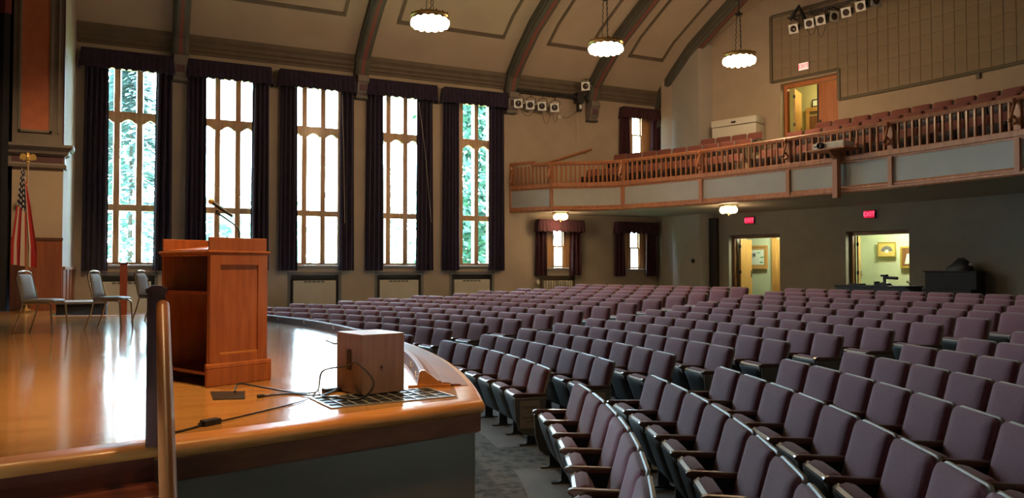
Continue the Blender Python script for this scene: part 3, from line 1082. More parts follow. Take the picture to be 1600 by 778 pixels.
def wall_strip(t0, t1, z, h=0.09, d=0.06):
    n = max(1, int(abs(t1-t0)/1.2))
    mb = MB()
    pr = [(RBACK+0.01, z-h/2), (RBACK-d*0.5, z-h/2), (RBACK-d, z-h*0.15), (RBACK-d, z+h*0.15), (RBACK-d*0.5, z+h/2), (RBACK+0.01, z+h/2)]
    mb.quad_strip([[tuple(bp_(t0+(t1-t0)*i/n, r, zz)) for r, zz in pr] for i in range(n+1)], True)
    return mb


M_BORDER = mat('panel_border_brown', (0.13, 0.105, 0.065), 0.6)
wall_strip(16.83, 12.43, 7.93).build('border', M_BORDER, t, True)
wall_strip(12.43, -10, 7.01).build('border', M_BORDER, t, True)
wall_strip(16.83, -10, 10.05).build('border', M_BORDER, t, True)
for th, z0, z1 in ((16.83, 7.93, 10.05), (12.43, 7.01, 7.93)):
    MB().box(-0.045, 0.045, z0, z1, 0, 0.06, frame_from(bp_(th, RBACK, 0), *(wall_M(th, RBACK, 0).col[k][:3] for k in (0, 1, 2)))).build('border', M_BORDER, t, True)
p = bp_(1.6+1.9, RBACK-0.04, 6.86)
tag(MB().box(-0.05, 0.05, -0.07, 0.07, 0, 0.06, wall_M(4.7, RBACK, 6.90)).build('wall_sensor', M_BORDER, bevel=0.01), 'small brown sensor box on the rear wall below the tile border', 'sensor')

# ------------------------------------------------------------------ balcony
BZ0, BZ1, BRT = 3.78, 4.62, 5.36       # soffit / rail base / rail top
T_END = 28.06
T_BEG = -14.0
def rb(th):
    return RBAL if th <= 23.25 else RBAL-((th-23.25)/(28.06-23.25))**1.5*0.93


def bq(th, dr=0.0, z=None):
    return bp_(th, rb(th)+dr, z)


PC = bq(T_END)                   # corner
PWALL = (10.97, W-0.03)
apath = [bq(T_BEG + (T_END-T_BEG)*i/44) for i in range(45)]
full = apath + [PWALL]
# slab with stepped terraces
mb = MB()
for i in range(44):
    a = T_BEG+(T_END-T_BEG)*i/44
    b = T_BEG+(T_END-T_BEG)*(i+1)/44
    for r0, r1, z in ((RBAL+0.03, 26.35, 4.45), (26.35, 27.35, 5.03), (27.35, RBACK+0.02, 5.38)):
        p = [bp_(a, r0), bp_(a, r1), bp_(b, r1), bp_(b, r0)] if r0 > RBAL+0.1 else [bq(a, 0.03), bp_(a, r1), bp_(b, r1), bq(b, 0.03)]
        mb.hexa([V(*q, BZ0+0.02) for q in p]+[V(*q, z) for q in p])
pp = [PC, bp_(T_END, RBACK), (17.2, W+0.02), PWALL]
mb.hexa([V(*q, BZ0+0.02) for q in pp]+[V(*q, 4.45) for q in pp])
pp = [PWALL, (17.2, W+0.02), (16.9, W+0.03), (10.98, W+0.03)]
mb.hexa([V(*q, BZ0+0.02) for q in pp]+[V(*q, 4.45) for q in pp])
struct(mb.build('floor_balcony', M_CEIL), 'stepped balcony floor and plaster soffit')

bal = thing('balcony_railing', 'curved oak balcony front with baluster railing and grey panels', 'balcony', (PC[0], PC[1], BZ0))
# the path runs with increasing theta; the right of travel (d.y,-d.x) points away from the centre, so hall side is negative offset
# main straight/curved pieces, one per bay
POSTS = [28.06, 23.25, 17.0, 10.75, 4.45, -1.95, -8.2, -14.0]
for j in range(len(POSTS)-1):
    b, a = POSTS[j], POSTS[j+1]
    n = 8
    path = [bq(a+(b-a)*i/n) for i in range(n+1)]
    MB().sweep(path, [(0.05, BZ0+0.17), (-0.012, BZ0+0.17), (-0.012, BZ1-0.10), (0.05, BZ1-0.10)]).build('fascia_panel', M_BALPANEL, bal, True)
    MB().sweep(path, [(0.06, BZ0), (-0.05, BZ0), (-0.075, BZ0+0.03), (-0.075, BZ0+0.07), (-0.04, BZ0+0.09), (-0.04, BZ0+0.13), (-0.015, BZ0+0.17), (0.06, BZ0+0.17)]).build('bottom_moulding', M_FASCIA if False else M_OAK, bal, True)
    MB().sweep(path, [(0.08, BZ1-0.12), (-0.03, BZ1-0.12), (-0.035, BZ1-0.07), (-0.06, BZ1-0.06), (-0.06, BZ1+0.05), (-0.045, BZ1+0.065), (0.08, BZ1+0.065)]).build('base_rail', M_OAK, bal, True)
    MB().sweep(path, [(0.065, BRT-0.10), (-0.045, BRT-0.10), (-0.055, BRT-0.07), (-0.065, BRT-0.03), (-0.045, BRT), (0.045, BRT), (0.07, BRT-0.03)]).build('top_rail', M_OAK, bal, True)
# corner bay
cpath = [PC, PWALL]
MB().sweep(cpath, [(0.05, BZ0+0.17), (-0.012, BZ0+0.17), (-0.012, BZ1-0.10), (0.05, BZ1-0.10)]).build('fascia_panel', M_BALPANEL, bal, True)
MB().sweep(cpath, [(0.06, BZ0), (-0.05, BZ0), (-0.075, BZ0+0.03), (-0.075, BZ0+0.07), (-0.04, BZ0+0.13), (-0.015, BZ0+0.17), (0.06, BZ0+0.17)]).build('bottom_moulding', M_OAK, bal, True)
MB().sweep(cpath, [(0.08, BZ1-0.12), (-0.03, BZ1-0.12), (-0.06, BZ1-0.06), (-0.06, BZ1+0.05), (0.08, BZ1+0.065)]).build('base_rail', M_OAK, bal, True)
vc = (Vector(PWALL)-Vector(PC))
p1 = Vector(PC)+vc*0.42
p2 = Vector(PC)+vc*0.46
MB().sweep([PC, tuple(p1)], [(0.065, BRT-0.10), (-0.055, BRT-0.10), (-0.065, BRT-0.03), (-0.045, BRT), (0.07, BRT-0.03)]).build('top_rail', M_OAK, bal, True)
MB().sweep([tuple(p2), PWALL], [(0.065, BRT-0.02), (-0.055, BRT-0.02), (-0.065, BRT+0.05), (-0.045, BRT+0.08), (0.07, BRT+0.05)]).build('top_rail', M_OAK, bal, True)
MB().sweep([tuple(p1-vc*0.02), tuple(p2+vc*0.02)], [(0.055, BRT-0.10), (-0.055, BRT-0.10), (-0.055, BRT+0.07), (0.055, BRT+0.07)]).build('rail_step', M_OAK, bal, True)
# balusters
bm_ = MB().box(-0.030, 0.030, -0.024, 0.024, BZ1+0.05, BRT-0.08).build('baluster', M_OAK, bal, True, bevel=0.006, bseg=1)
bme = bm_.data
bal_first = [bm_]


def baluster(x, y, rz):
    if bal_first:
        o = bal_first.pop()
    else:
        o = bpy.data.objects.new('baluster', bme)
        COL.objects.link(o)
        o.parent = bal
        o.matrix_parent_inverse = bal.matrix_basis.inverted()
    o.matrix_basis = Matrix.Translation((x, y, 0)) @ Matrix.Rotation(rz, 4, 'Z')


for j in range(len(POSTS)-1):
    b, a = POSTS[j], POSTS[j+1]
    n = 16
    for k in range(1, n):
        th = a+(b-a)*k/n
        p = bq(th)
        baluster(p[0], p[1], math.radians(th))
for k in range(1, 11):
    q = Vector(PC)+vc*(k/11)
    baluster(q.x, q.y, math.atan2(vc.y, vc.x)+PI/2)


# posts, brackets and carved scrolls
def scroll_path(s):
    pts = []
    # lower spiral (big) then neck up to a small curl, drawn in (a outwards, z up)
    for k in range(15):
        t = k/14
        ang = -PI*0.3 - t*PI*1.75
        r = 0.03+0.10*t
        pts.append((0.10+r*math.cos(ang)*0.9, 0.17+r*math.sin(ang)))
    pts += [(0.15, 0.34), (0.105, 0.44), (0.07, 0.52)]
    for k in range(8):
        t = k/7
        ang = PI*0.95 - t*PI*1.4
        r = 0.055-0.025*t
        pts.append((0.085+r*math.cos(ang), 0.57+r*math.sin(ang)))
    return pts


for th in POSTS[:-1]:
    a = math.radians(th)
    n = V(-math.cos(a), -math.sin(a), 0)
    tan = V(math.sin(a), -math.cos(a), 0)
    c = bq(th, 0, 0)
    Mx = frame_from(c, tan, n, (0, 0, 1))
    MB().box(-0.055, 0.055, 0.0, 0.075, BZ0+0.03, BZ1-0.10, Mx).build('fascia_post', M_OAK, bal, True, bevel=0.008)
    MB().box(-0.075, 0.075, -0.04, 0.05, BZ1+0.05, BRT-0.09, Mx).build('rail_post', M_OAK, bal, True, bevel=0.008)
    sp = scroll_path(1)
    mbs = MB().tube([c + n*(0.05+u) + V(0, 0, BZ1+0.05+z) for u, z in sp], 0.032, 6)
    mbs.build('carved_scroll', M_OAK, bal, True, smooth=True)
    if th == POSTS[0]:
        nd = V(vc.y, -vc.x, 0).normalized()
        if nd.x > 0:
            nd = -nd
        MB().tube([c + nd*(0.05+u) + V(0, 0, BZ1+0.05+z) for u, z in sp], 0.032, 6).build('carved_scroll', M_OAK, bal, True, smooth=True)
# scroll at the wall end
nd = V(vc.y, -vc.x, 0).normalized()
if nd.x > 0:
    nd = -nd
cw = V(PWALL[0]+0.10, PWALL[1]-0.04, 0)
MB().tube([cw + nd*(0.02+u) + V(0, 0, BZ1+0.0+z) for u, z in scroll_path(1)], 0.032, 6).build('carved_scroll', M_OAK, bal, True, smooth=True)
MB().hexa([V(PWALL[0]-0.02, PWALL[1]-0.03, zz_) if q == 0 else (V(PWALL[0]+0.10, PWALL[1]-0.06, zz_) if q == 1 else (V(11.10, W, zz_) if q == 2 else V(10.94, W, zz_))) for zz_ in (BZ0, BRT+0.04) for q in range(4)]).build('end_post', M_OAK, bal, True)

# handrail on the window wall above the balcony stair
t = thing('wall_handrail', 'sloping oak handrail on the wall above the balcony corner', 'handrail', (11.9, W, 5.3))
MB().tube([(12.0, W-0.10, 5.42), (14.05, W-0.10, 6.10)], 0.038, 10).build('rail', M_OAK, t, True, smooth=True)
for s in (0.1, 0.9):
    x = 12.0+2.05*s
    z = 5.42+0.68*s
    MB().tube([(x, W, z-0.09), (x, W-0.09, z-0.07), (x, W-0.10, z-0.02)], 0.012, 6).build('bracket', M_BRASS, t, True)

# projector on a bracket shelf
MP = frame_from(bp_(7.45, RBAL, 0), (math.sin(math.radians(7.45)), -math.cos(math.radians(7.45)), 0), (-math.cos(math.radians(7.45)), -math.sin(math.radians(7.45)), 0), (0, 0, 1))
t = thing('projector_shelf', 'oak bracket shelf fixed to the balcony front', 'shelf', bp_(7.45, RBAL+0.0-0.1, BZ0-0.1))
MB().box(-0.07, 0.07, 0.08, 0.24, BZ0-0.12, 4.80, MP).build('post', M_OAK, t, True, bevel=0.01)
MB().box(-0.50, 0.50, 0.02, 0.60, 4.80, 4.84, MP).build('shelf_board', M_OAK, t, True, bevel=0.008)
MB().prism([(0.08, 4.80), (0.50, 4.80), (0.24, 4.60), (0.08, 4.55)], -0.03, 0.03, 'x', MP).build('gusset', M_OAK, t, True)
t = thing('projector', 'white video projector on the bracket shelf at the balcony front', 'projector', bp_(7.45, RBAL-0.3, 4.84))
MB().box(-0.42, 0.42, 0.10, 0.50, 4.85, 5.00, MP).build('body', M_OFFW, t, True, bevel=0.02)
MB().lathe([(0.001, 0), (0.075, 0), (0.08, 0.03), (0.08, 0.09), (0.06, 0.10), (0.055, 0.06), (0.001, 0.055)], 16, (0, 0, 0), MP @ Matrix.Translation((-0.17, 0.50, 4.925)) @ Matrix.Rotation(-PI/2, 4, 'X')).build('lens', M_BLACK, t, True, smooth=True)
MB().box(0.18, 0.38, 0.495, 0.505, 4.88, 4.97, MP).build('vent_grille', M_CREAM, t, True)
MB().box(-0.38, -0.30, 0.495, 0.504, 4.90, 4.94, MP).box(0.0, 0.03, 0.495, 0.504, 4.94, 4.96, MP).build('indicator', M_DKGREY, t, True)

# white cabinet on the balcony
MC = wall_M(18.85, RBACK-0.05, 5.38)
t = thing('white_cabinet', 'white lidded cabinet standing behind the balcony seats', 'cabinet', MC.translation)
MB().box(-0.78, 0.78, 0, 1.22, 0.0, 0.60, MC).build('body', M_OFFW, t, True, bevel=0.02)
MB().box(-0.80, 0.80, 1.235, 1.46, 0.0, 0.62, MC).build('lid', M_OFFW, t, True, bevel=0.025)
MB().box(-0.06, 0.10, 1.30, 1.36, 0.615, 0.635, MC).build('latch', M_BLACK, t, True)


# ------------------------------------------------------------------ theatre seats
def rounded_slab(w, h, th, rad, bulge, nx=8, nz=8, taper=0.0):
    """upholstered slab in local (y across, z up, x thickness); front at +x"""
    mb = MB()

    def outline(n=5):
        pts = []
        for cy, cz, a0 in ((w/2-rad, h-rad, 0), (-w/2+rad, h-rad, PI/2), (-w/2+rad*0.5, rad*0.5, PI), (w/2-rad*0.5, rad*0.5, 1.5*PI)):
            rr = rad if cz > h/2 else rad*0.5
            for k in range(n):
                a = a0+PI/2*k/(n-1)
                pts.append((cy+rr*math.cos(a), cz+rr*math.sin(a)))
        return pts
    ol = outline()
    cy, cz = 0, h/2
    rings = []
    for s, x in ((1.0, 0.0), (1.0, th*0.75), (0.97, th*0.95), (0.90, th+bulge*0.5), (0.6, th+bulge*0.9), (0.25, th+bulge)):
        rings.append([(x, cy+(a-cy)*s, cz+(b-cz)*s) for a, b in ol])
    mb.quad_strip(rings, True)
    return mb


def xf(mb, M):
    mb.v = [tuple(M @ Vector(p)) for p in mb.v]
    return mb


SEAT_H = 0.82


def seat_meshes():
    P = {}
    back_t = math.atan2(0.13, 0.47)     # recline
    Mb = Matrix.Translation((0.115, 0, 0.36)) @ Matrix.Rotation(-back_t, 4, 'Y')
    P['backrest'] = (xf(rounded_slab(0.495, 0.475, 0.045, 0.045, 0.018), Mb), M_FABRIC, True)
    sh = MB()
    o = rounded_slab(0.53, 0.495, 0.026, 0.055, 0.0)
    P['back_shell'] = (xf(o, Matrix.Translation((0.115, 0, 0.352)) @ Matrix.Rotation(-back_t, 4, 'Y') @ Matrix.Translation((-0.018, 0, 0))), M_SHELL, True)
    # folded seat: pan from low back to high front
    tilt = math.radians(70)
    Ms = Matrix.Translation((0.235, 0, 0.165)) @ Matrix.Rotation(PI/2-tilt, 4, 'Y')
    # local z runs up along the folded seat, +x is the underside (front); the cushion is on -x
    cu = rounded_slab(0.45, 0.40, 0.065, 0.07, 0.04)
    cu.v = [(-x, y, z+0.012) for x, y, z in cu.v]
    P['seat_cushion'] = (xf(cu, Ms), M_FABRIC, True)
    pan = rounded_slab(0.46, 0.395, 0.025, 0.05, 0.03)
    P['seat_pan'] = (xf(pan, Ms), M_PAN, True)
    P['front_edge'] = (xf(MB().prism([(-0.012, 0.340), (0.036, 0.330), (0.040, 0.362), (0.028, 0.400), (-0.012, 0.408)], -0.215, 0.215, 'y'), Ms), M_PLATEM, False)
    P['number_plate'] = (xf(MB().box(0.034, 0.040, -0.028, 0.028, 0.350, 0.370), Ms), M_WHITE, False)
    return P


def arm_mesh(y):
    mb = MB()
    pr = [(0.04, 0.525), (0.06, 0.565), (0.40, 0.575), (0.435, 0.565), (0.435, 0.54), (0.40, 0.525)]
    mb.prism(pr, y-0.027, y+0.027, 'y')
    return mb


def std_mesh(y):
    mb = MB()
    pr = [(0.09, 0.53), (0.38, 0.53), (0.36, 0.40), (0.27, 0.18), (0.27, 0.03), (0.34, 0.0), (0.12, 0.0), (0.17, 0.03), (0.17, 0.2), (0.08, 0.40)]
    mb.prism(pr, y-0.012, y+0.012, 'y')
    mb.box(0.10, 0.36, y-0.03, y+0.03, 0.0, 0.018)
    return mb


def end_mesh(y, s):
    mb = MB()
    pr = [(0.05, 0.525), (0.42, 0.525), (0.41, 0.30), (0.37, 0.17), (0.30, 0.115), (0.20, 0.105), (0.12, 0.15), (0.07, 0.26)]
    mb.prism(pr, y+s*0.012, y+s*0.042, 'y')
    return mb


SP = {}
for k, (b_, m_, sm) in seat_meshes().items():
    o = b_.build(k, m_, smooth=sm, bevel=0.0)
    SP[k] = o.data
    bpy.data.objects.remove(o)
for k, b_, m_, bv in (('armrest_a', arm_mesh(-0.28), M_ARM, 0.008), ('armrest_b', arm_mesh(0.28), M_ARM, 0.008), ('standard_a', std_mesh(-0.28), M_IRON, 0), ('standard_b', std_mesh(0.28), M_IRON, 0), ('end_a', end_mesh(-0.28, -1), M_ENDP, 0.006), ('end_b', end_mesh(0.28, 1), M_ENDP, 0.006)):
    o = b_.build(k, m_, bevel=bv, bseg=1)
    SP[k] = o.data
    bpy.data.objects.remove(o)
for k in ('backrest', 'seat_cushion'):
    SP[k+'_red'] = SP[k].copy()
    SP[k+'_red'].materials[0] = M_FABRIC2
M_PAN2 = mat('balcony_seat_pan', (0.035, 0.022, 0.02), 0.5)
for k in ('seat_pan', 'front_edge'):
    SP[k+'_red'] = SP[k].copy()
    SP[k+'_red'].materials[0] = M_PAN2
NICE = {'armrest_a': 'armrest', 'armrest_b': 'armrest', 'standard_a': 'standard', 'standard_b': 'standard', 'end_a': 'end_panel', 'end_b': 'end_panel'}
for k, me in SP.items():
    me.name = NICE.get(k, k.replace('_red', ''))


def seat_parts(first, last, red=False):
    r = '_red' if red else ''
    ps = ['backrest'+r, 'back_shell', 'seat_cushion'+r, 'seat_pan'+r, 'front_edge'+r, 'number_plate', 'armrest_a', 'standard_a']
    if first:
        ps.append('end_a')
    if last:
        ps += ['armrest_b', 'standard_b', 'end_b']
    return ps


def make_seat(name, label, group, x, y, z, rz, parts):
    o = thing(name, label, 'seat', (x, y, z), rz, group)
    for k in parts:
        c = bpy.data.objects.new(NICE.get(k, k.replace('_red', '')), SP[k])
        COL.objects.link(c)
        c.parent = o
    return o


def project(p):
    d = Vector(p)-Vector((0, 0, CAM_Z))
    q = d.dot(FWD)
    if q < 0.3:
        return None
    return 800+F_PX*d.dot(RIGHT)/q, 389-F_PX*d.dot(UP)/q, q


SLX, SLY, SLR = -11.5, 9.7, 14.15      # arc of the stage lip
STAGE_Z = 1.05


def behind_stage(p):
    """is this point hidden from the eye point by the stage lip?"""
    d = Vector(p)-Vector((0, 0, CAM_Z))
    a = d.x**2+d.y**2
    b = -2*(d.x*SLX+d.y*SLY)
    c = SLX**2+SLY**2-SLR**2
    disc = b*b-4*a*c
    if disc < 0:
        return False
    for s in ((-b-math.sqrt(disc))/(2*a), (-b+math.sqrt(disc))/(2*a)):
        if 0 < s < 1:
            q = d*s
            if 4.9 < q.y < 16.5 and CAM_Z+q.z < STAGE_Z+0.10 and q.x > 0:
                return True
            # stage deck below the sight line
    return False


TH1, TH2, N0, SW = -0.179, 0.199, 1.59, 0.56
cands = []
rest = []
sign_seat = None
for k in range(13):
    R = R0+PITCH*k
    blocks = []
    # middle block
    lo, hi = TH1, TH2 - 1.33/R
    n = int(round((hi-lo)*R/SW))+1
    st = (hi-lo)/(n-1)
    blocks.append(('middle', [lo+i*st for i in range(n)]))
    # window block
    ths = []
    th = TH2+0.20/R
    lim = 20.75-0.135*(k-4)-0.22
    while CRY+R*math.sin(th) < lim and th < 1.2:
        ths.append(th)
        th += SW/R
    blocks.append(('window', ths))
    ths = []
    th = TH1-N0/R
    while CRY+R*math.sin(th) > -1.6 and th > -1.3:
        ths.append(th)
        th -= SW/R
    blocks.append(('near', ths))
    for nm, ths in blocks:
        n = len(ths)
        for i, th in enumerate(ths):
            x, y = CRX+R*math.cos(th), CRY+R*math.sin(th)
            z = fz(R)
            top = project((x, y, z+SEAT_H))
            mid = project((x, y, z+0.55))
            if top is None:
                continue
            u, v, q = top
            if u < -150 or u > 1850 or v > 900:
                continue
            unseen = u < -30 or u > 1635 or v > 800 or behind_stage((x, y, z+SEAT_H))
            if nm == 'near':
                first, last = i == 0, i == n-1
            else:
                first, last = i == n-1, i == 0
            (rest if unseen else cands).append((q, nm, k, i, x, y, z, th, first, last))
LOC = {'middle': 'from the near aisle, %s row, middle block', 'window': 'from the aisle, %s row, block beside the tall windows', 'near': 'from the aisle, %s row, rightmost block'}
GRP = {'middle': 'seats of the middle block', 'window': 'seats of the window-side block', 'near': 'seats of the rightmost block'}
cands.sort()
NSEAT = 300
rest += cands[NSEAT:]
shown = cands[:NSEAT]
for q, nm, k, i, x, y, z, th, first, last in shown:
    lab = 'plum theatre seat, %s ' % ORD[i+1] + LOC[nm] % ORD[k+1]
    if nm == 'middle' and k == 0 and i == 0:
        lab = 'plum theatre seat carrying a reserved sign on its end panel, front row aisle'
    o = make_seat('theatre_chair', lab, GRP[nm], x, y, z, th+PI, seat_parts(first, last))
    if nm == 'middle' and k == 0 and i == 0:
        sign_seat = o
if rest:
    mats = []
    vv, ff, mi = [], [], []
    for q, nm, k, i, x, y, z, th, first, last in rest:
        Mx = Matrix.Translation((x, y, z)) @ Matrix.Rotation(th+PI, 4, 'Z')
        for pn in seat_parts(first, last):
            me = SP[pn]
            if me.materials[0] not in mats:
                mats.append(me.materials[0])
            b = len(vv)
            vv += [tuple(Mx @ v.co) for v in me.vertices]
            for p in me.polygons:
                ff.append(tuple(b+j for j in p.vertices))
                mi.append(mats.index(me.materials[0]))
    me = bpy.data.meshes.new('rear_theatre_seating')
    me.from_pydata(vv, [], ff)
    for m_ in mats:
        me.materials.append(m_)
    me.polygons.foreach_set('material_index', mi)
    me.shade_smooth()
    o = link('rear_theatre_seating', me)
    tag(o, 'remaining plum theatre seats in the farthest rows and behind the stage lip', 'seats', kind='stuff')
print('SEATS', len(cands), 'rest', len(rest))

# the reserved notice taped to the end panel of the front aisle seat
if sign_seat:
    Ms = sign_seat.matrix_basis
    Mn = Ms @ frame_from((0.245, 0.325, 0.345), (-1, 0, 0), (0, 0, 1), (0, 1, 0))
    t = thing('reserved_notice', 'paper reserved notice taped to the front aisle seat', 'sign', Mn.translation)
    MB().box(-0.115, 0.115, -0.15, 0.15, -0.001, 0.002, Mn).build('paper', M_PAPER, t, True)
    for s, zy, sz in (('RESERVED', 0.075, 0.036), ('For', 0.025, 0.030), ('The Keaton', -0.035, 0.034), ('Family', -0.075, 0.034)):
        tx = text('lettering', s, sz, Mn @ Matrix.Translation((0, zy, 0.003)), M_INK, None, 0.0005)
        tx.parent = t
        tx.matrix_parent_inverse = t.matrix_basis.inverted()
# second notice on the aisle seat behind
for q, nm, k, i, x, y, z, th, first, last in cands:
    if nm == 'middle' and k == 1 and i == 0:
        Mn = Matrix.Translation((x, y, z)) @ Matrix.Rotation(th+PI, 4, 'Z') @ frame_from((0.245, 0.325, 0.345), (-1, 0, 0), (0, 0, 1), (0, 1, 0))
        tag(MB().box(-0.115, 0.115, -0.15, 0.15, -0.001, 0.002, Mn).build('aisle_notice', M_PAPER), 'half-hidden paper notice on the second-row aisle seat', 'sign')

# concrete seating platforms (slightly proud of the carpet)
for j, (t0, t1) in enumerate(((TH1-0.36/R0, TH2-1.0/R0-0.012), (TH2+0.0, 1.15), (-1.3, TH1-(N0-0.36)/R0))):
    pass


def platform(side):
    mb = MB()
    rings = []
    n = 40
    for i in range(25):
        r = R0-0.62 + (R0+PITCH*12.25-(R0-0.62))*i/24
        if side == 'middle':
            a, b = TH1-0.33/r, TH2-1.02/r
        elif side == 'window':
            a, b = TH2-0.10/r, 0.82-0.0175*i
        else:
            a, b = -1.15, TH1-(N0-0.33)/r
        rings.append([(CRX+r*math.cos(a+(b-a)*j/n), min(W-0.2, max(-2.4, CRY+r*math.sin(a+(b-a)*j/n))), fz(r)+0.004) for j in range(n+1)])
    mb.quad_strip(rings)
    return mb


for s in ('middle', 'window', 'near'):
    o = platform(s).build('floor_seating', M_CONC, smooth=True)
    struct(o, 'grey concrete strip floor under the seat rows')

# balcony seats --------------------------------------------------------------
BR = [(26.0, 4.45, 'front'), (27.0, 5.03, 'second'), (28.0, 5.38, 'back')]
for R, z, nm in BR:
    th = {'front': 27.0, 'second': 26.0, 'back': 20.3}[nm]
    d = math.degrees(0.56/R)
    i = 0
    seq = []
    while th > -5.5:
        gap = (13.9, 15.8) if nm != 'back' else (12.7, 16.4)
        if not (gap[0] < th < gap[1]):
            seq.append(th)
        th -= d
    for i, th in enumerate(seq):
        first = i == 0 or seq[i-1]-th > d*1.5
        last = i == len(seq)-1 or th-seq[i+1] > d*1.5
        p = bp_(th, R)
        make_seat('balcony_chair', 'red balcony seat, %s from the window wall in the %s balcony row' % (ORD[i+1] if i+1 < len(ORD) else 'number %d' % (i+1), nm), 'seats on the balcony', p[0], p[1], z, math.radians(th)+PI, seat_parts(first, last, True))

# ------------------------------------------------------------------ stage
SOR = 14.40                              # outer edge arc of the stage


def stage_arc(r, y):
    return SLX+math.sqrt(r*r-(y-SLY)**2)


NEAR_A = (-1.56, 4.05)
NEAR_B = (2.06, 4.86)
FAR_B = (stage_arc(SOR, 16.25), 16.25)
FAR_A = (-1.56, 17.1)
arc_pts = []
t0 = math.asin((NEAR_B[1]-SLY)/SOR)
t1 = math.asin((FAR_B[1]-SLY)/SOR)
arc_pts = [(SLX+SOR*math.cos(t0+(t1-t0)*i/36), SLY+SOR*math.sin(t0+(t1-t0)*i/36)) for i in range(37)]
outline = [NEAR_A] + arc_pts + [FAR_A, (-1.56, 19.6), (-7.5, 19.6), (-7.5, 0.5), (-1.56, 0.5)]
mb = MB()
rg = [[(x, y, STAGE_Z-0.045) for x, y in outline], [(x, y, STAGE_Z) for x, y in outline]]
mb.quad_strip(rg, True)
struct(mb.build('floor_stage', M_STAGE), 'polished honey-coloured strip floor of the stage')
edge = [NEAR_A] + arc_pts + [FAR_A]
stg = thing('stage_front', 'wooden stage edge over an olive painted front', 'stage', (2.0, 4.9, 0), kind='structure')
del stg['category']
nose = [(-0.10, STAGE_Z-0.05), (-0.10, STAGE_Z+0.004), (0.035, STAGE_Z+0.004), (0.055, STAGE_Z-0.002), (0.07, STAGE_Z-0.02), (0.075, STAGE_Z-0.045), (0.065, STAGE_Z-0.07), (0.045, STAGE_Z-0.085), (-0.1, STAGE_Z-0.085)]
fas = [(-0.02, STAGE_Z-0.085), (0.045, STAGE_Z-0.085), (0.045, STAGE_Z-0.20), (0.02, STAGE_Z-0.215), (-0.02, STAGE_Z-0.215)]
front = [(-0.06, STAGE_Z-0.2), (0.008, STAGE_Z-0.2), (0.008, -0.02), (-0.06, -0.02)]
MB().sweep(edge, nose).build('nosing', M_NOSE, stg, True, smooth=True)
MB().sweep(edge, fas).build('fascia_board', M_FASCIA, stg, True)
MB().sweep(edge, front).build('front_wall', M_OLIVE, stg, True)
# footlight lip along the curve
t0 = math.asin((5.55-SLY)/SLR)
t1 = math.asin((15.7-SLY)/SLR)
LR = SLR-0.05
lpath = [(SLX+LR*math.cos(t0+(t1-t0)*i/48), SLY+LR*math.sin(t0+(t1-t0)*i/48)) for i in range(49)]
lip = thing('footlight_lip', 'raised wooden footlight lip following the curved stage front', 'ledge', (lpath[0][0], lpath[0][1], STAGE_Z))
prof = [(-0.075, STAGE_Z), (-0.058, STAGE_Z+0.10), (-0.045, STAGE_Z+0.112), (-0.02, STAGE_Z+0.112), (0.0, STAGE_Z+0.095), (0.03, STAGE_Z+0.075), (0.04, STAGE_Z+0.055), (0.10, STAGE_Z+0.045), (0.105, STAGE_Z+0.034), (0.17, STAGE_Z+0.030), (0.175, STAGE_Z+0.021), (0.25, STAGE_Z+0.016), (0.255, STAGE_Z+0.008), (0.31, STAGE_Z+0.006), (0.31, STAGE_Z)]
MB().sweep(lpath, prof).build('lip_moulding', M_LIP, lip, True)
e0 = Vector(lpath[0])
d0 = (Vector(lpath[1])-e0).normalized()
q0 = e0 - d0*0.02
MB().sweep([tuple(q0), tuple(q0+d0*0.05)], [(a*1.12, STAGE_Z+(b-STAGE_Z)*1.15) for a, b in prof[:6]] + [(0.10, STAGE_Z+0.03), (0.14, STAGE_Z+0.02), (0.14, STAGE_Z)]).build('end_block', M_NOSE, lip, True)
MB().sweep([tuple(q0-d0*0.015), tuple(q0+d0*0.05)], [(-0.15, STAGE_Z), (-0.15, STAGE_Z+0.022), (0.17, STAGE_Z+0.022), (0.17, STAGE_Z)]).build('end_block_base', M_NOSE, lip, True)
for i in (1, 4, 8, 13, 19, 25, 31, 36):
    c = V(*lpath[i], 0)
    tn_ = (V(*lpath[i+1], 0)-c).normalized()
    n = V(-tn_.y, tn_.x, 0)
    pts = [c+n*0.060+V(0, 0, STAGE_Z+0.05), c+n*0.075+V(0, 0, STAGE_Z+0.055)] + [c+n*(0.085)+tn_*(0.018*math.sin(a))+V(0, 0, STAGE_Z+0.075-0.02*math.cos(a)) for a in (0, 0.9, 1.8, 2.7, 3.6, 4.4)]
    MB().tube(pts, 0.004, 5).build('cup_hook', M_WHITE, lip, True)

# stairs at the near side
dn = Vector((NEAR_B[0]-NEAR_A[0], NEAR_B[1]-NEAR_A[1])).normalized()
out = V(dn.y, -dn.x)
st = thing('stage_stairs', 'dark mahogany steps leading up to the stage', 'stairs', (-1.0, 3.2, 0))
sa, sb = Vector(NEAR_A)-dn*1.0, Vector(NEAR_A)+dn*1.66
rise = STAGE_Z/6
for k in range(1, 6):
    zt = STAGE_Z-rise*k
    o0, o1 = 0.06+0.29*(k-1), 0.06+0.29*k
    p = [sa+out*(o0-0.02), sb+out*(o0-0.02), sb+out*(o1+0.03), sa+out*(o1+0.03)]
    MB().hexa([V(*q, zt-0.035) for q in p]+[V(*q, zt) for q in p]).build('tread', M_STAIR, st, True, bevel=0.01)
    p = [sa+out*(o1-0.02), sb+out*(o1-0.02), sb+out*(o1), sa+out*(o1)]
    MB().hexa([V(*q, max(0, zt-rise)) for q in p]+[V(*q, zt-0.03) for q in p]).build('riser', M_STAIR, st, True)
p = [sa+out*0.05, sb+out*0.05, sb+out*0.07, sa+out*0.07]
MB().hexa([V(*q, STAGE_Z-rise) for q in p]+[V(*q, STAGE_Z-0.06) for q in p]).build('riser', M_STAIR, st, True)
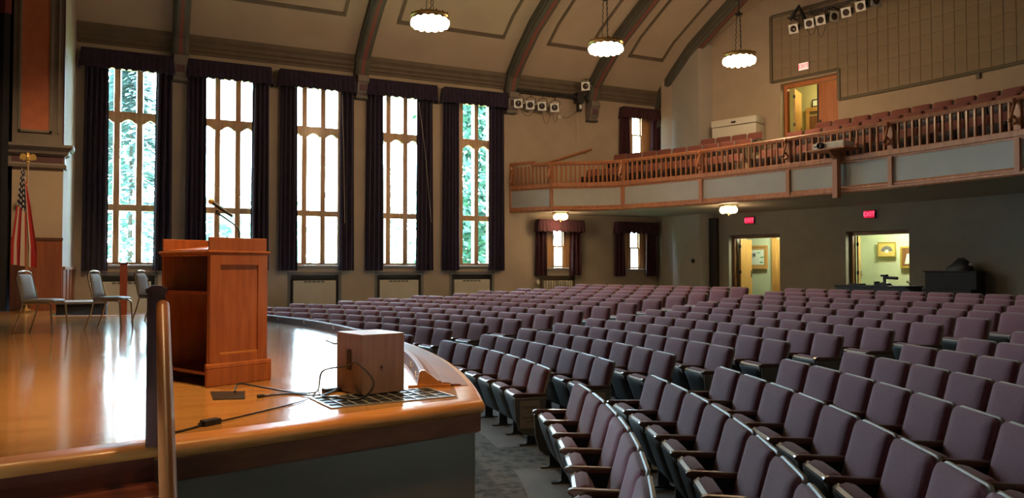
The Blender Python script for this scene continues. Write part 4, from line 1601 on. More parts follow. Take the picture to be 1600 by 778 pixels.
# newel and handrail
nx, ny = 0.075, 4.34
t = thing('stair_handrail', 'polished oak handrail sloping down from a dark square newel at the stage steps', 'handrail', (nx, ny, STAGE_Z))
MB().box(nx-0.042, nx+0.042, ny-0.042, ny+0.042, STAGE_Z, STAGE_Z+0.79).build('newel_post', M_NEWEL, t, True, bevel=0.006)
MB().box(nx-0.05, nx+0.05, ny-0.05, ny+0.05, STAGE_Z+0.775, STAGE_Z+0.80).prism([(nx-0.045, STAGE_Z+0.80), (nx+0.045, STAGE_Z+0.80), (nx+0.02, STAGE_Z+0.815), (nx-0.02, STAGE_Z+0.815)], ny-0.045, ny+0.045, 'y').build('newel_cap', M_NEWEL, t, True)
r0_, r1_ = V(nx+0.030, ny-0.03, STAGE_Z+0.71), V(nx+0.030, 1.5, STAGE_Z+0.71-0.60*(ny-0.03-1.5))
MB().tube([r0_ + (r1_-r0_)*k/6 for k in range(7)], 0.033, 12, flat=1.15).build('handrail', M_RAIL, t, True, smooth=True)
MB().box(nx-0.02, nx+0.075, 1.52, 1.62, 0, r1_.z-0.0).build('lower_newel_post', M_NEWEL, t, True, bevel=0.006)

# far-side newel post
t = thing('newel_post', 'red-brown square newel post at the far edge of the stage', 'post', (-0.29, 16.9, STAGE_Z))
MB().box(-0.29-0.065, -0.29+0.065, 16.83, 16.96, STAGE_Z-0.3, STAGE_Z+1.0).build('shaft', wood('newel_red_wood', (0.30, 0.065, 0.03), (0.38, 0.10, 0.045), 0.4, 0.2), t, True, bevel=0.008)
MB().box(-0.29-0.075, -0.29+0.075, 16.82, 16.97, STAGE_Z+1.0, STAGE_Z+1.03).build('cap', M_NEWEL, t, True)
# low bench block beside the jamb
t = thing('side_bench', 'low dark bench with grey top beyond the far edge of the stage', 'bench', (-1.1, 18.2, 0))
MB().box(-1.50, -0.62, 17.7, 18.6, 0.0, 1.24).build('body', M_DARKWOOD, t, True, bevel=0.01)
MB().box(-1.53, -0.59, 17.67, 18.63, 1.24, 1.29).build('top', M_GREYTRIM, t, True, bevel=0.01)

# ------------------------------------------------------------------ proscenium pillar and stage house
PX0, PX1, PY = -2.52, -1.56, 19.6
pil = MB().box(PX0, PX1, PY, W+0.05, STAGE_Z-0.1, 12.0)
struct(pil.build('wall_proscenium', M_TOWER), 'proscenium pillar with pale side facing the windows')
jm = thing('proscenium_jamb', 'proscenium jamb with salmon panel, moulded capital and wood wainscot', 'pillar', (PX1, PY, STAGE_Z), kind='structure')
del jm['category']
MB().box(PX0+0.01, PX1+0.004, PY-0.05, PY, 2.62, 4.25).build('plain_panel', M_WALL, jm, True)
MB().box(PX0, PX1+0.01, PY-0.07, PY, 4.60, 12.0).build('frame_panel', M_GREYTRIM, jm, True)
MB().box(PX0+0.16, PX1-0.28, PY-0.085, PY-0.06, 4.98, 12.0).build('salmon_panel', M_SALMON, jm, True)
for x0, x1 in ((PX0+0.10, PX0+0.16), (PX1-0.28, PX1-0.22), (PX1-0.12, PX1-0.09)):
    MB().box(x0, x1, PY-0.10, PY-0.06, 4.92, 12.0).build('panel_moulding', M_GREYTRIM, jm, True, bevel=0.01)
MB().box(PX0+0.10, PX1-0.22, PY-0.10, PY-0.06, 4.92, 4.98).build('panel_moulding', M_GREYTRIM, jm, True, bevel=0.01)
MB().box(PX1-0.02, PX1+0.012, PY-0.08, PY-0.02, 4.60, 12.0).build('red_edge', M_MAROONTRIM, jm, True)
cp = [(0.0, 4.16), (0.06, 4.16), (0.07, 4.22), (0.03, 4.26), (0.03, 4.42), (0.10, 4.46), (0.12, 4.52), (0.20, 4.60), (0.20, 4.66), (0.0, 4.66)]
MB().sweep([(PX0-0.1, PY-0.05), (PX1-0.0, PY-0.05), (PX1-0.0, PY+0.3)], cp).build('capital', M_GREYTRIM, jm, True)
MB().box(PX0, PX1-0.005, PY-0.085, PY, 4.27, 4.41).build('capital_band', M_MAROONTRIM, jm, True)
M_WAINS = wood('wainscot_wood', (0.22, 0.065, 0.025), (0.30, 0.095, 0.035), 0.4, 0.2)
MB().box(PX0, PX1+0.012, PY-0.07, PY, STAGE_Z, 2.62).build('wainscot', M_WAINS, jm, True, bevel=0.008)
MB().box(PX0, PX1+0.02, PY-0.085, PY, 2.57, 2.63).build('wainscot_cap', M_NEWEL, jm, True)
MB().box(PX1-0.01, PX1+0.03, PY+0.05, W, 0.0, 1.95).build('side_wainscot', M_WAINS, jm, True)
for y in (20.3, 21.2, 22.1):
    MB().box(PX1+0.02, PX1+0.05, y, y+0.06, 0.0, 1.95).build('wainscot_stile', M_WAINS, jm, True)
MB().box(PX1-0.01, PX1+0.06, PY+0.05, W, 1.93, 2.0).build('side_wainscot_cap', M_WAINS, jm, True)
# dark wings
o = MB().box(-7.6, -7.4, -3, 23, 0, 13).build('wall_stage_rear', M_STAGEBLACK)
struct(o, 'dark rear of the stage house')
struct(MB().box(-7.6, PX0, 19.9, 20.1, 0, 13).build('wall_stage_side', M_STAGEBLACK), 'dark side wall of the stage house')
struct(MB().box(-7.6, -1.56, -3, 23, 12.4, 12.6).build('ceiling_stage', M_STAGEBLACK), 'dark ceiling over the stage')
struct(MB().box(-7.6, 21, -2.95, -2.75, -0.2, 12.8).build('wall_near', M_LOWWALL), 'tan side wall opposite the windows')
struct(MB().box(-1.66, -1.50, -2.9, 23, 9.6, 12.8).build('wall_proscenium_arch', M_WALL), 'proscenium wall above the stage opening')


def leg_curtain(x0, x1, y, z0, z1, m, label):
    mb = MB()
    n = 60
    rings = []
    for yy in (0, 0.012):
        rings.append([(x0+(x1-x0)*i/n, y+yy+0.07*math.sin(i*0.95), z0) for i in range(n+1)])
        rings.append([(x0+(x1-x0)*i/n, y+yy+0.05*math.sin(i*0.95+0.3), z1) for i in range(n+1)])
    mb.quad_strip([rings[0], rings[1], rings[3], rings[2], rings[0]])
    o = mb.build('stage_drape', m, smooth=True)
    return tag(o, label, 'drape')


leg_curtain(-5.5, -2.56, 19.3, STAGE_Z+0.02, 8.2, M_STAGEBLACK, 'black stage drape hanging beside the proscenium jamb')
leg_curtain(-5.5, -2.52, 19.15, 7.35, 11.5, mat('dark_red_velvet', (0.12, 0.012, 0.016), 0.9, var=0.2, scale=5, sheen=0.2), 'dark red drape at the top of the proscenium opening')

# ------------------------------------------------------------------ lectern
LA = Vector((0.475, 6.30))
lu = Vector((0.905, 0.425)).normalized()      # depth (front direction)
lv = Vector((-lu.y, lu.x))                    # width
ML = frame_from((LA.x, LA.y, STAGE_Z), (lu.x, lu.y, 0), (lv.x, lv.y, 0), (0, 0, 1))
t = thing('lectern', 'tall cherry wood lectern with panelled side and open shelves at the back', 'lectern', (LA.x, LA.y, STAGE_Z), math.atan2(lu.y, lu.x))
D_, W_ = 0.50, 0.74
HB = 1.02
for nm, y0, y1 in (('side_panel', 0.0, 0.03), ('side_panel', W_-0.03, W_)):
    MB().box(0.0, D_, y0, y1, 0.0, HB).build(nm, M_LECT, t, bevel=0.003)
# raised frame on the near side: stiles and rails, so that the field reads recessed
for x0, x1, z0, z1, nm in ((0.0, 0.085, 0.16, HB, 'stile'), (D_-0.085, D_, 0.16, HB, 'stile'), (0.085, D_-0.085, 0.93, HB, 'rail'), (0.085, D_-0.085, 0.16, 0.24, 'rail')):
    MB().box(x0, x1, -0.016, 0.0, z0, z1).build(nm, M_LECT, t, bevel=0.003)
MB().box(0.085, D_-0.085, -0.014, 0.0, 0.235, 0.252).build('panel_bead', M_NOSE, t, bevel=0.004)
MB().box(D_-0.03, D_, 0.03, W_-0.03, 0.06, HB).build('front_panel', M_LECTIN, t)
MB().box(-0.03, D_+0.03, -0.035, 0.0, 0.0, 0.14).box(D_, D_+0.03, 0.0, W_, 0.0, 0.14).box(-0.03, D_+0.03, W_, W_+0.03, 0.0, 0.14).build('plinth', M_LECT, t, bevel=0.008)
MB().prism([(-0.035, 0.14), (-0.03, 0.165), (-0.012, 0.175), (0.0, 0.175), (0.0, 0.14)], -0.03, D_+0.03, 'x').build('plinth_moulding', M_LECT, t)
MB().box(0.01, D_-0.03, 0.03, W_-0.03, 0.70, 0.725).build('shelf', M_LECTIN, t)
MB().box(0.03, D_-0.03, 0.03, W_-0.03, 0.075, 0.10).build('shelf', M_LECTIN, t)
MB().box(-0.02, D_+0.025, -0.025, W_+0.025, HB, HB+0.022).build('top_moulding', M_LECT, t, bevel=0.008)
MB().box(-0.008, D_+0.01, -0.012, W_+0.012, HB-0.018, HB).build('top_moulding', M_LECT, t, bevel=0.005)
MB().hexa([V(0.0, 0.02, HB+0.022), V(D_-0.02, 0.02, HB+0.022), V(D_-0.02, W_-0.02, HB+0.022), V(0.0, W_-0.02, HB+0.022), V(0.0, 0.02, HB+0.03), V(D_-0.02, 0.02, HB+0.085), V(D_-0.02, W_-0.02, HB+0.085), V(0.0, W_-0.02, HB+0.03)]).build('desk_slope', M_LECT, t)
MB().box(0.0, D_, 0.0, 0.022, HB+0.02, HB+0.125).build('rim', M_LECT, t, bevel=0.004)
MB().box(0.0, D_, W_-0.022, W_, HB+0.02, HB+0.125).build('rim', M_LECT, t, bevel=0.004)
MB().box(D_-0.022, D_, 0.022, W_-0.022, HB+0.02, HB+0.125).build('rim', M_LECT, t, bevel=0.004)

# gooseneck microphone on the lectern
mb0 = ML @ V(D_-0.10, 0.24, HB+0.08)
t = thing('gooseneck_microphone', 'black gooseneck microphone with a silver head rising from the lectern', 'microphone', mb0)
def pix_at(u, v, d):
    r = FWD + RIGHT*((u-800)/F_PX) + UP*((389-v)/F_PX)
    return V(0, 0, CAM_Z) + r*d
dm = (mb0-V(0, 0, CAM_Z)).dot(FWD)
gp = [mb0, mb0+V(0, 0, 0.09), mb0+V(-0.012, 0, 0.13), mb0+V(-0.05, 0, 0.17), mb0+V(-0.10, 0.0, 0.20), mb0+V(-0.155, 0, 0.245)]
Md = lambda a, z: mb0 + V(-RIGHT.x*a, -RIGHT.y*a, z)
gp = [Md(0, 0), Md(0.0, 0.10), Md(0.015, 0.135), Md(0.05, 0.17), Md(0.10, 0.205), Md(0.165, 0.25)]
MB().lathe([(0.001, 0), (0.022, 0), (0.02, 0.03), (0.009, 0.05), (0.001, 0.05)], 12, mb0).build('base', M_BLACK, t, True, smooth=True)
MB().tube(gp, 0.007, 8).build('gooseneck', M_BLACK, t, True, smooth=True)
MB().tube([Md(0.165, 0.25), Md(0.19, 0.262), Md(0.185, 0.285)], 0.014, 8).build('clip', M_BLACK, t, True)
MB().tube([Md(0.06, 0.235), Md(0.12, 0.275), Md(0.22, 0.345)], 0.012, 10, r2=0.017).build('body', M_BLACK, t, True, smooth=True)
MB().sphere(Md(0.235, 0.357), 0.026, 12, 8, 1.0).build('head', M_GOLD, t, True, smooth=True)

# floor plate, cables, adapter, grille, subwoofer on the stage --------------------
def stage_quad(pts, z0, z1):
    return MB().hexa([V(*p, z0) for p in pts]+[V(*p, z1) for p in pts])


tag(stage_quad([(0.47, 6.03), (0.46, 5.66), (0.66, 5.60), (0.70, 5.93)], STAGE_Z, STAGE_Z+0.006).build('floor_outlet_plate', M_BLACK), 'black metal outlet plate let into the stage floor by the lectern', 'floor plate')
g = thing('floor_grille', 'dark metal ventilation grille in the stage floor under the speaker box', 'grille', (1.5, 5.3, STAGE_Z))
gd = Vector((1.0, 0.10)).normalized()
gn = Vector((-gd.y, gd.x))
g0 = Vector((1.13, 4.99))
gl, gw = 0.86, 0.42
MG = frame_from((g0.x, g0.y, STAGE_Z), (gd.x, gd.y, 0), (gn.x, gn.y, 0), (0, 0, 1))
MB().box(0, gl, 0, gw, 0.0, 0.002, MG).build('duct', M_BLACK, g, True)
M_GRL = mat('grille_grey_metal', (0.25, 0.25, 0.24), 0.4, metal=0.5)
MB().box(-0.02, gl+0.02, -0.02, 0.0, 0, 0.008, MG).box(-0.02, gl+0.02, gw, gw+0.02, 0, 0.008, MG).box(-0.02, 0, 0, gw, 0, 0.008, MG).box(gl, gl+0.02, 0, gw, 0, 0.008, MG).build('frame', M_GRL, g, True)
for k in range(1, 10):
    MB().box(gl*k/10-0.006, gl*k/10+0.006, 0, gw, 0.002, 0.008, MG).build('bar', M_GRL, g, True)
for k in (1, 2, 3):
    MB().box(0, gl, gw*k/4-0.005, gw*k/4+0.005, 0.002, 0.007, MG).build('cross_bar', M_BLACK, g, True)

sA = Vector((1.41, 5.33))
su = Vector((0.975, 0.22)).normalized()
sv = Vector((-su.y, su.x))
MS = frame_from((sA.x, sA.y, STAGE_Z), (su.x, su.y, 0), (sv.x, sv.y, 0), (0, 0, 1))
t = thing('speaker_box', 'square brown wooden speaker box with a slot handle on the stage', 'speaker', (sA.x, sA.y, STAGE_Z), math.atan2(su.y, su.x))
SD, SV_, SH = 0.34, 0.40, 0.435
MB().box(0.0, SD, 0.0, SV_, 0.012, SH).build('cabinet', M_SUB, t, bevel=0.004)
MB().box(-0.004, 0.004, 0.02, SV_-0.02, 0.01, 0.035).build('bottom_batten', M_SUB, t)
MB().box(-0.006, 0.004, SV_*0.42, SV_*0.58, 0.17, 0.32).build('slot_handle', M_BLACK, t, bevel=0.003)
MB().lathe([(0.001, 0), (0.009, 0), (0.009, 0.004), (0.001, 0.004)], 10, (0, 0, 0), Matrix.Translation((SD*0.45, 0.0, 0.20)) @ Matrix.Rotation(PI/2, 4, 'X')).build('screw_hole', M_BLACK, t)
MB().box(0.02, SD-0.02, 0.02, SV_-0.02, 0.0, 0.014).build('feet_pad', M_BLACK, t)


def cable(pts, r, label, n=40, m=M_BLACK):
    P = [Vector(p) for p in pts]
    outp = []
    for i in range(len(P)-1):
        p0, p1, p2, p3 = P[max(i-1, 0)], P[i], P[i+1], P[min(i+2, len(P)-1)]
        for k in range(8):
            s = k/8
            outp.append(0.5*((2*p1)+(p2-p0)*s+(2*p0-5*p1+4*p2-p3)*s*s+(3*p1-p0-3*p2+p3)*s**3))
    outp.append(P[-1])
    o = MB().tube(outp, r, 6).build('cable', m, smooth=True)
    return tag(o, label, 'cable', 'cables on the stage')


Z = STAGE_Z+0.009
hx = MS @ V(-0.01, SV_*0.5, 0.20)
cable([(0.62, 5.85, Z+0.01), (0.66, 5.95, Z+0.05), (0.80, 5.95, Z+0.02), (1.0, 5.70, Z), (1.12, 5.62, Z), (1.2, 5.78, Z), (1.25, 5.86, Z+0.12), tuple(hx), (1.36, 5.30, Z+0.24), (1.44, 5.14, Z+0.12), (1.36, 5.16, Z+0.01), (1.22, 5.30, Z+0.008), (1.16, 5.45, Z), (1.24, 5.60, Z)], 0.007, 'black cable looping from the floor plate up to the speaker box handle')
cable([(0.78, 5.62, Z), (0.92, 5.66, Z), (1.02, 5.62, Z), (1.08, 5.52, Z), (1.20, 5.52, Z), (1.30, 5.62, Z+0.01)], 0.007, 'short black cable with a plug end lying on the stage')
cable([(0.05, 4.55, Z-0.003), (0.2, 4.62, Z-0.003), (0.33, 4.74, Z)], 0.006, 'thin cord running from the power adapter towards the steps')
cable([(0.42, 4.80, Z), (0.62, 4.98, Z-0.003), (0.85, 5.18, Z-0.003), (1.0, 5.32, Z-0.003), (1.12, 5.5, Z-0.003)], 0.005, 'thin cord running from the power adapter to the grille')
MA = Matrix.Translation((0.375, 4.77, STAGE_Z)) @ Matrix.Rotation(0.5, 4, 'Z')
t = thing('power_adapter', 'black power adapter block on the stage near the steps', 'power adapter', (0.375, 4.77, STAGE_Z), 0.5)
MB().box(-0.055, 0.055, -0.028, 0.028, 0, 0.034).build('body', M_BLACK, t, bevel=0.006)
MB().box(-0.075, -0.055, -0.008, 0.008, 0.010, 0.022).box(0.055, 0.07, -0.008, 0.008, 0.010, 0.022).build('strain_relief', M_BLACK, t)
t = thing('power_brick', 'black power supply beside the wooden speaker box', 'power adapter', (1.29, 5.66, STAGE_Z), 0.2)
MB().box(-0.085, 0.085, -0.035, 0.035, 0.0, 0.03).build('body', M_BLACK, t, bevel=0.006)
tag(MB().tube([(0.745, 5.61, Z+0.003), (0.79, 5.625, Z+0.003)], 0.012, 8).build('cable_plug', M_BLACK), 'black plug at the end of the loose stage cable', 'plug')
tag(stage_quad([(2.10, 9.75), (2.10, 9.25), (2.42, 9.25), (2.42, 9.75)], STAGE_Z, STAGE_Z+0.012).build('floor_hatch', mat('grey_hatch', (0.30, 0.32, 0.33), 0.5), bevel=0.003), 'small grey hatch plate on the stage floor near the lip', 'floor plate')


# ------------------------------------------------------------------ stacking chairs on the stage
def stack_chair(label, x, y, rz):
    """faces local +x"""
    t = thing('stacking_chair', label, 'chair', (x, y, STAGE_Z), rz, 'stacking chairs on the stage')
    for s in (-1, 1):
        yy = s*0.215
        # back upright + rear leg, seat rail + front leg
        MB().tube([(-0.27, yy*1.05, 0.0), (-0.19, yy*1.02, 0.25), (-0.15, yy, 0.42), (-0.185, yy, 0.55), (-0.235, yy*0.97, 0.76), (-0.245, yy*0.85, 0.83)], 0.0125, 8).build('rear_leg', M_CHROME, t, smooth=True)
        MB().tube([(-0.15, yy, 0.42), (0.17, yy, 0.425), (0.215, yy, 0.40), (0.245, yy*1.05, 0.0)], 0.0125, 8).build('front_leg', M_CHROME, t, smooth=True)
    MB().tube([(-0.245, -0.183, 0.83), (-0.25, -0.15, 0.86), (-0.252, 0, 0.868), (-0.25, 0.15, 0.86), (-0.245, 0.183, 0.83)], 0.0125, 8).build('top_bar', M_CHROME, t, smooth=True)
    b = rounded_slab(0.40, 0.36, 0.02, 0.05, 0.012)
    for i, p in enumerate(b.v):
        zz = p[2]/0.36
        b.v[i] = (p[0], p[1]*(1.04-0.16*zz), p[2])
    xf(b, Matrix.Translation((-0.188, 0, 0.47)) @ Matrix.Rotation(-0.19, 4, 'Y'))
    b.build('backrest', M_VINYL, t, smooth=True)
    s_ = rounded_slab(0.43, 0.42, 0.03, 0.07, 0.02)
    xf(s_, Matrix.Translation((-0.18, 0, 0.435)) @ Matrix.Rotation(PI/2, 4, 'Y') @ Matrix.Scale(-1, 4, (1, 0, 0)))
    s_.build('seat', M_VINYL, t, smooth=True)
    return t


stack_chair('grey vinyl stacking chair in front of the flag', -1.23, 12.55, -0.35)
stack_chair('grey vinyl stacking chair between the flag and the lectern', -0.40, 13.15, -0.35)
stack_chair('grey vinyl stacking chair half hidden behind the lectern', 0.22, 14.35, -0.45)

# ------------------------------------------------------------------ flag
fx, fy = -2.13, 18.75
t = thing('flag_stand', 'stars and stripes flag hanging on a brass pole topped by a gold eagle', 'flag', (fx, fy, STAGE_Z))
MB().lathe([(0.001, 0), (0.17, 0), (0.17, 0.03), (0.10, 0.06), (0.03, 0.10), (0.02, 0.16), (0.001, 0.16)], 18, (fx, fy, STAGE_Z)).build('base', M_BRASS, t, True, smooth=True)
ZTOP = 4.15
MB().tube([(fx, fy, STAGE_Z+0.1), (fx, fy, ZTOP)], 0.018, 10).build('pole', wood('flag_pole_oak', (0.35, 0.2, 0.08), (0.42, 0.25, 0.1)), t, True, smooth=True)
eg = MB().lathe([(0.001, 0), (0.03, 0.0), (0.035, 0.03), (0.02, 0.05), (0.04, 0.07), (0.045, 0.13), (0.025, 0.17), (0.018, 0.20), (0.001, 0.215)], 10, (fx, fy, ZTOP))
for s in (-1, 1):
    pts = [(0.0, 0.15), (0.05, 0.19), (0.10, 0.20), (0.14, 0.17), (0.15, 0.11), (0.13, 0.06), (0.11, 0.09), (0.09, 0.05), (0.075, 0.08), (0.055, 0.05), (0.03, 0.09)]
    eg.prism([(fx+RIGHT.x*0 + s*a, ZTOP+b) for a, b in pts], fy-0.012, fy+0.012, 'y')
eg.tube([(fx-0.02, fy, ZTOP+0.205), (fx+0.035, fy, ZTOP+0.20)], 0.014, 6, r2=0.004)
eg.build('eagle', M_GOLD, t, True)
# draped cloth: h across the hoist (0..1), f along the fly hanging down (0..1)
NH, NF = 40, 60
cl = MB()
uvs = []
rr = [[], []]
ring_all = []
for side in (0, 1):
    g_ = []
    for i in range(NF+1):
        f = i/NF
        row = []
        for j in range(NH+1):
            h = j/NH
            spread = 0.10 + 0.42*min(1, f*1.3)
            a = (h-0.42)*spread
            dep = 0.055*math.sin(h*19+0.8*f)*(0.25+0.75*f) + 0.02*math.sin(h*33+2)
            z = ZTOP-0.06 - h*0.42 - f*(2.05-0.35*h)
            # left part of the cloth hangs higher at its corner
            px = fx + RIGHT.x*(a-0.05) - FWD.x*(dep+0.03) 
            py = fy + RIGHT.y*(a-0.05) - FWD.y*(dep+0.03) - 0.02
            off = 0.004 if side else 0
            row.append((px+FWD.x*off, py+FWD.y*off, z))
        g_.append(row)
    b0 = len(cl.v)
    for row in g_:
        cl.v += row
    for i in range(NF):
        for j in range(NH):
            cl.f.append((b0+i*(NH+1)+j, b0+i*(NH+1)+j+1, b0+(i+1)*(NH+1)+j+1, b0+(i+1)*(NH+1)+j))
M_FLAG = flag_mat()
me = bpy.data.meshes.new('flag_cloth')
me.from_pydata(cl.v, [], cl.f)
uvl = me.uv_layers.new(name='UVMap')
n1 = (NF+1)*(NH+1)
for lp in me.loops:
    k = lp.vertex_index % n1
    uvl.data[lp.index].uv = ((k % (NH+1))/NH, (k//(NH+1))/NF)
me.materials.append(M_FLAG)
me.shade_smooth()
link('flag_cloth', me, t, True)


# ------------------------------------------------------------------ chandeliers
def chandelier(x, y, z, label):
    t = thing('chandelier', label, 'chandelier', (x, y, z), group='hanging chandeliers')
    zc = vz(y)
    MB().lathe([(0.43, 0.10), (0.45, 0.14), (0.43, 0.18), (0.39, 0.16), (0.40, 0.11), (0.43, 0.10)], 32, (x, y, z)).build('crown_ring', M_BRASS, t, True, smooth=True)
    for k in range(16):
        a = 2*PI*k/16
        MB().sphere((x+0.43*math.cos(a), y+0.43*math.sin(a), z+0.19), 0.022, 6, 5).build('finial', M_BRASS, t, True)
    for k in range(14):
        a = 2*PI*k/14
        MB().sphere((x+0.37*math.cos(a), y+0.37*math.sin(a), z), 0.085, 10, 7, 1.15).build('glass_shade', M_BULB, t, True, smooth=True)
    for k in range(6):
        a = 2*PI*k/6
        MB().sphere((x+0.17*math.cos(a), y+0.17*math.sin(a), z-0.05), 0.085, 10, 7).build('glass_shade', M_BULB, t, True, smooth=True)
    MB().lathe([(0.001, -0.16), (0.03, -0.13), (0.02, -0.09), (0.12, 0.05), (0.39, 0.12), (0.001, 0.14)], 16, (x, y, z)).build('canopy_bowl', M_BRASS, t, True, smooth=True)
    zh = z+1.25
    for k in range(3):
        a = 2*PI*k/3+0.4
        n = 16
        pts0, pts1 = V(x+0.10*math.cos(a), y+0.10*math.sin(a), z+0.13), V(x+0.06*math.cos(a), y+0.06*math.sin(a), zh)
        ch = MB()
        for q in range(n):
            p = pts0+(pts1-pts0)*((q+0.5)/n)
            L = (pts1-pts0).length/n*0.62
            if q % 2:
                ch.tube([p+V(-0.012, 0, -L), p+V(0.012, 0, -L*0.5), p+V(0.012, 0, L*0.5), p+V(-0.012, 0, L)], 0.008, 5)
            else:
                ch.tube([p+V(0, -0.012, -L), p+V(0, 0.012, -L*0.5), p+V(0, 0.012, L*0.5), p+V(0, -0.012, L)], 0.008, 5)
        ch.build('chain', M_BLACK, t, True)
    MB().lathe([(0.001, 0), (0.05, 0), (0.10, 0.03), (0.11, 0.05), (0.05, 0.08), (0.02, 0.12), (0.001, 0.12)], 14, (x, y, zh)).build('hanger_cap', M_BLACK, t, True, smooth=True)
    MB().tube([(x, y, zh+0.1), (x, y, zc+0.05)], 0.016, 8).build('rod', M_BLACK, t, True)
    light('chandelier_light', 'POINT', (x, y, z-0.42), 200, (1.0, 0.68, 0.38), shadow_soft_size=0.3)


chandelier(5.92, 16.55, 7.58, 'lit brass chandelier nearest the stage')
chandelier(10.68, 16.55, 7.58, 'lit brass chandelier hanging in the middle of the row of three')
chandelier(14.75, 16.15, 7.66, 'lit brass chandelier nearest the balcony rear wall')


def flush_lamp(x, y, z, label):
    t = thing('flush_lamp', label, 'ceiling lamp', (x, y, z), group='brass ceiling lamps under the balcony')
    MB().lathe([(0.001, 0), (0.26, 0.0), (0.28, -0.02), (0.24, -0.05), (0.10, -0.06), (0.001, -0.06)], 20, (x, y, z)).build('ceiling_plate', M_BRASS, t, True, smooth=True)
    for k in range(4):
        a = 2*PI*k/4+0.5
        MB().sphere((x+0.17*math.cos(a), y+0.17*math.sin(a), z-0.14), 0.10, 12, 8).build('globe', M_GLOBE, t, True, smooth=True)
    MB().lathe([(0.001, -0.30), (0.02, -0.28), (0.03, -0.25), (0.012, -0.22), (0.03, -0.16), (0.03, -0.05), (0.001, -0.05)], 10, (x, y, z)).build('finial', M_BRASS, t, True, smooth=True)
    light('flush_lamp_light', 'POINT', (x, y, z-0.40), 22, (1.0, 0.74, 0.42), shadow_soft_size=0.12)


flush_lamp(12.45, 22.05, BZ0+0.02, 'lit brass globe lamp under the balcony corner by the window wall')
flush_lamp(15.40, 17.35, BZ0+0.02, 'lit brass globe lamp under the balcony near the first exit sign')


# ------------------------------------------------------------------ stage lanterns
def lantern(name, label, group, p, aim, pipe_z, s=1.0, lens_side=True):
    """box-fronted stage lantern: origin p is the centre of its front frame"""
    n = (Vector(aim)-Vector(p)).normalized()
    x = n.cross(V(0, 0, 1)).normalized()
    y = x.cross(n).normalized()
    M = frame_from(p, x, y, n)
    t = thing(name, label, 'stage light', p, 0, group)
    MB().lathe([(0.001, -0.36*s), (0.07*s, -0.35*s), (0.10*s, -0.28*s), (0.105*s, -0.06*s), (0.09*s, -0.01*s), (0.001, -0.01*s)], 14, (0, 0, 0), M).build('body', M_BLACK, t, True, smooth=True)
    f = MB()
    a, b = 0.125*s, 0.088*s
    k = 20
    out_, in_ = [], []
    ringo = []
    for i in range(k):
        an = 2*PI*i/k + PI/k
        c_, s_ = math.cos(an), math.sin(an)
        m_ = max(abs(c_), abs(s_))
        ringo.append((c_/m_*a, s_/m_*a, c_*b, s_*b))
    rings = [[M @ V(o[0], o[1], 0.0) for o in ringo], [M @ V(o[0], o[1], 0.012) for o in ringo], [M @ V(o[2], o[3], 0.012) for o in ringo], [M @ V(o[2], o[3], 0.0) for o in ringo], [M @ V(o[0], o[1], 0.0) for o in ringo]]
    f.quad_strip([list(r) + [r[0]] for r in rings])
    f.build('gel_frame', M_GEL, t, True)
    MB().lathe([(0.001, 0.0), (0.088*s, -0.004), (0.001, 0.02*s)], 16, (0, 0, 0), M).build('lens', M_LENS, t, True, smooth=True)
    c = M @ V(0, 0, -0.18*s)
    top = V(c.x, c.y, pipe_z)
    yk = [M @ V(-0.125*s, 0, -0.18*s), M @ V(-0.125*s, 0.16*s, -0.18*s), M @ V(-0.06*s, 0.20*s, -0.18*s), M @ V(0.06*s, 0.20*s, -0.18*s), M @ V(0.125*s, 0.16*s, -0.18*s), M @ V(0.125*s, 0, -0.18*s)]
    MB().tube(yk, 0.010*s, 6).build('yoke', M_BLACK, t, True)
    MB().tube([M @ V(0, 0.20*s, -0.18*s), top], 0.012*s, 6).build('hanging_arm', M_BLACK, t, True)
    for sg in (-1, 1):
        MB().sphere(M @ V(sg*0.135*s, 0, -0.18*s), 0.022*s, 6, 5).build('knob', M_GEL, t, True)
    return t


# row on the window wall beside the balcony
t = thing('lighting_batten', 'black lighting batten fixed high on the window wall beside the balcony', 'batten', (12.1, W-0.3, 7.8))
MB().tube([(11.1, W-0.36, 7.80), (13.7, W-0.36, 7.80)], 0.03, 8).build('pipe', M_BLACK, t, True)
MB().box(11.05, 13.75, W-0.30, W-0.16, 7.76, 7.88).build('cable_tray', M_BLACK, t, True)
for x in (11.4, 12.4, 13.4):
    MB().box(x-0.02, x+0.02, W-0.36, W, 7.78, 7.82).build('bracket', M_BLACK, t, True)
for k, x in enumerate((11.02, 11.44, 11.86, 12.32)):
    lantern('stage_light', 'black stage light with white square frame, %s from the tall windows on the wall batten' % ORD[k+1], 'stage lights on the wall batten', V(x, W-0.50-0.03*k, 7.33-0.01*k), (0.5, 7.5, 2.0), 7.80, 1.15)
lantern('stage_light', 'single black stage light tilted on the ceiling rib above the balcony', 'stage lights on the wall batten', V(13.50, W-0.62, 8.13), (2.0, 8.0, 3.6), 7.9, 1.15)
t = thing('junction_box', 'black electrical box hung below the single tilted stage light', 'electrical box', (13.42, W-0.3, 7.35))
MB().box(13.30, 13.56, W-0.42, W-0.18, 7.60, 7.95).build('mount', M_BLACK, t, True, bevel=0.01)
MB().box(13.36, 13.50, W-0.40, W-0.24, 7.32, 7.60).build('box', M_BLACK, t, True, bevel=0.01)
MB().box(13.39, 13.47, W-0.41, W-0.395, 7.40, 7.53).build('label_plate', M_GEL, t, True)
tag(MB().tube([(13.50, W-0.03, 7.4), (13.50, W-0.03, 4.7)], 0.014, 6).build('conduit_pipe', M_CREAM), 'thin cream conduit running down the wall below the electrical box', 'conduit')
tag(MB().box(12.74, 12.90, W-0.05, W, 7.08, 7.18).build('wall_socket', M_OFFW, bevel=0.01), 'small pale socket box on the wall by the lighting batten', 'socket')


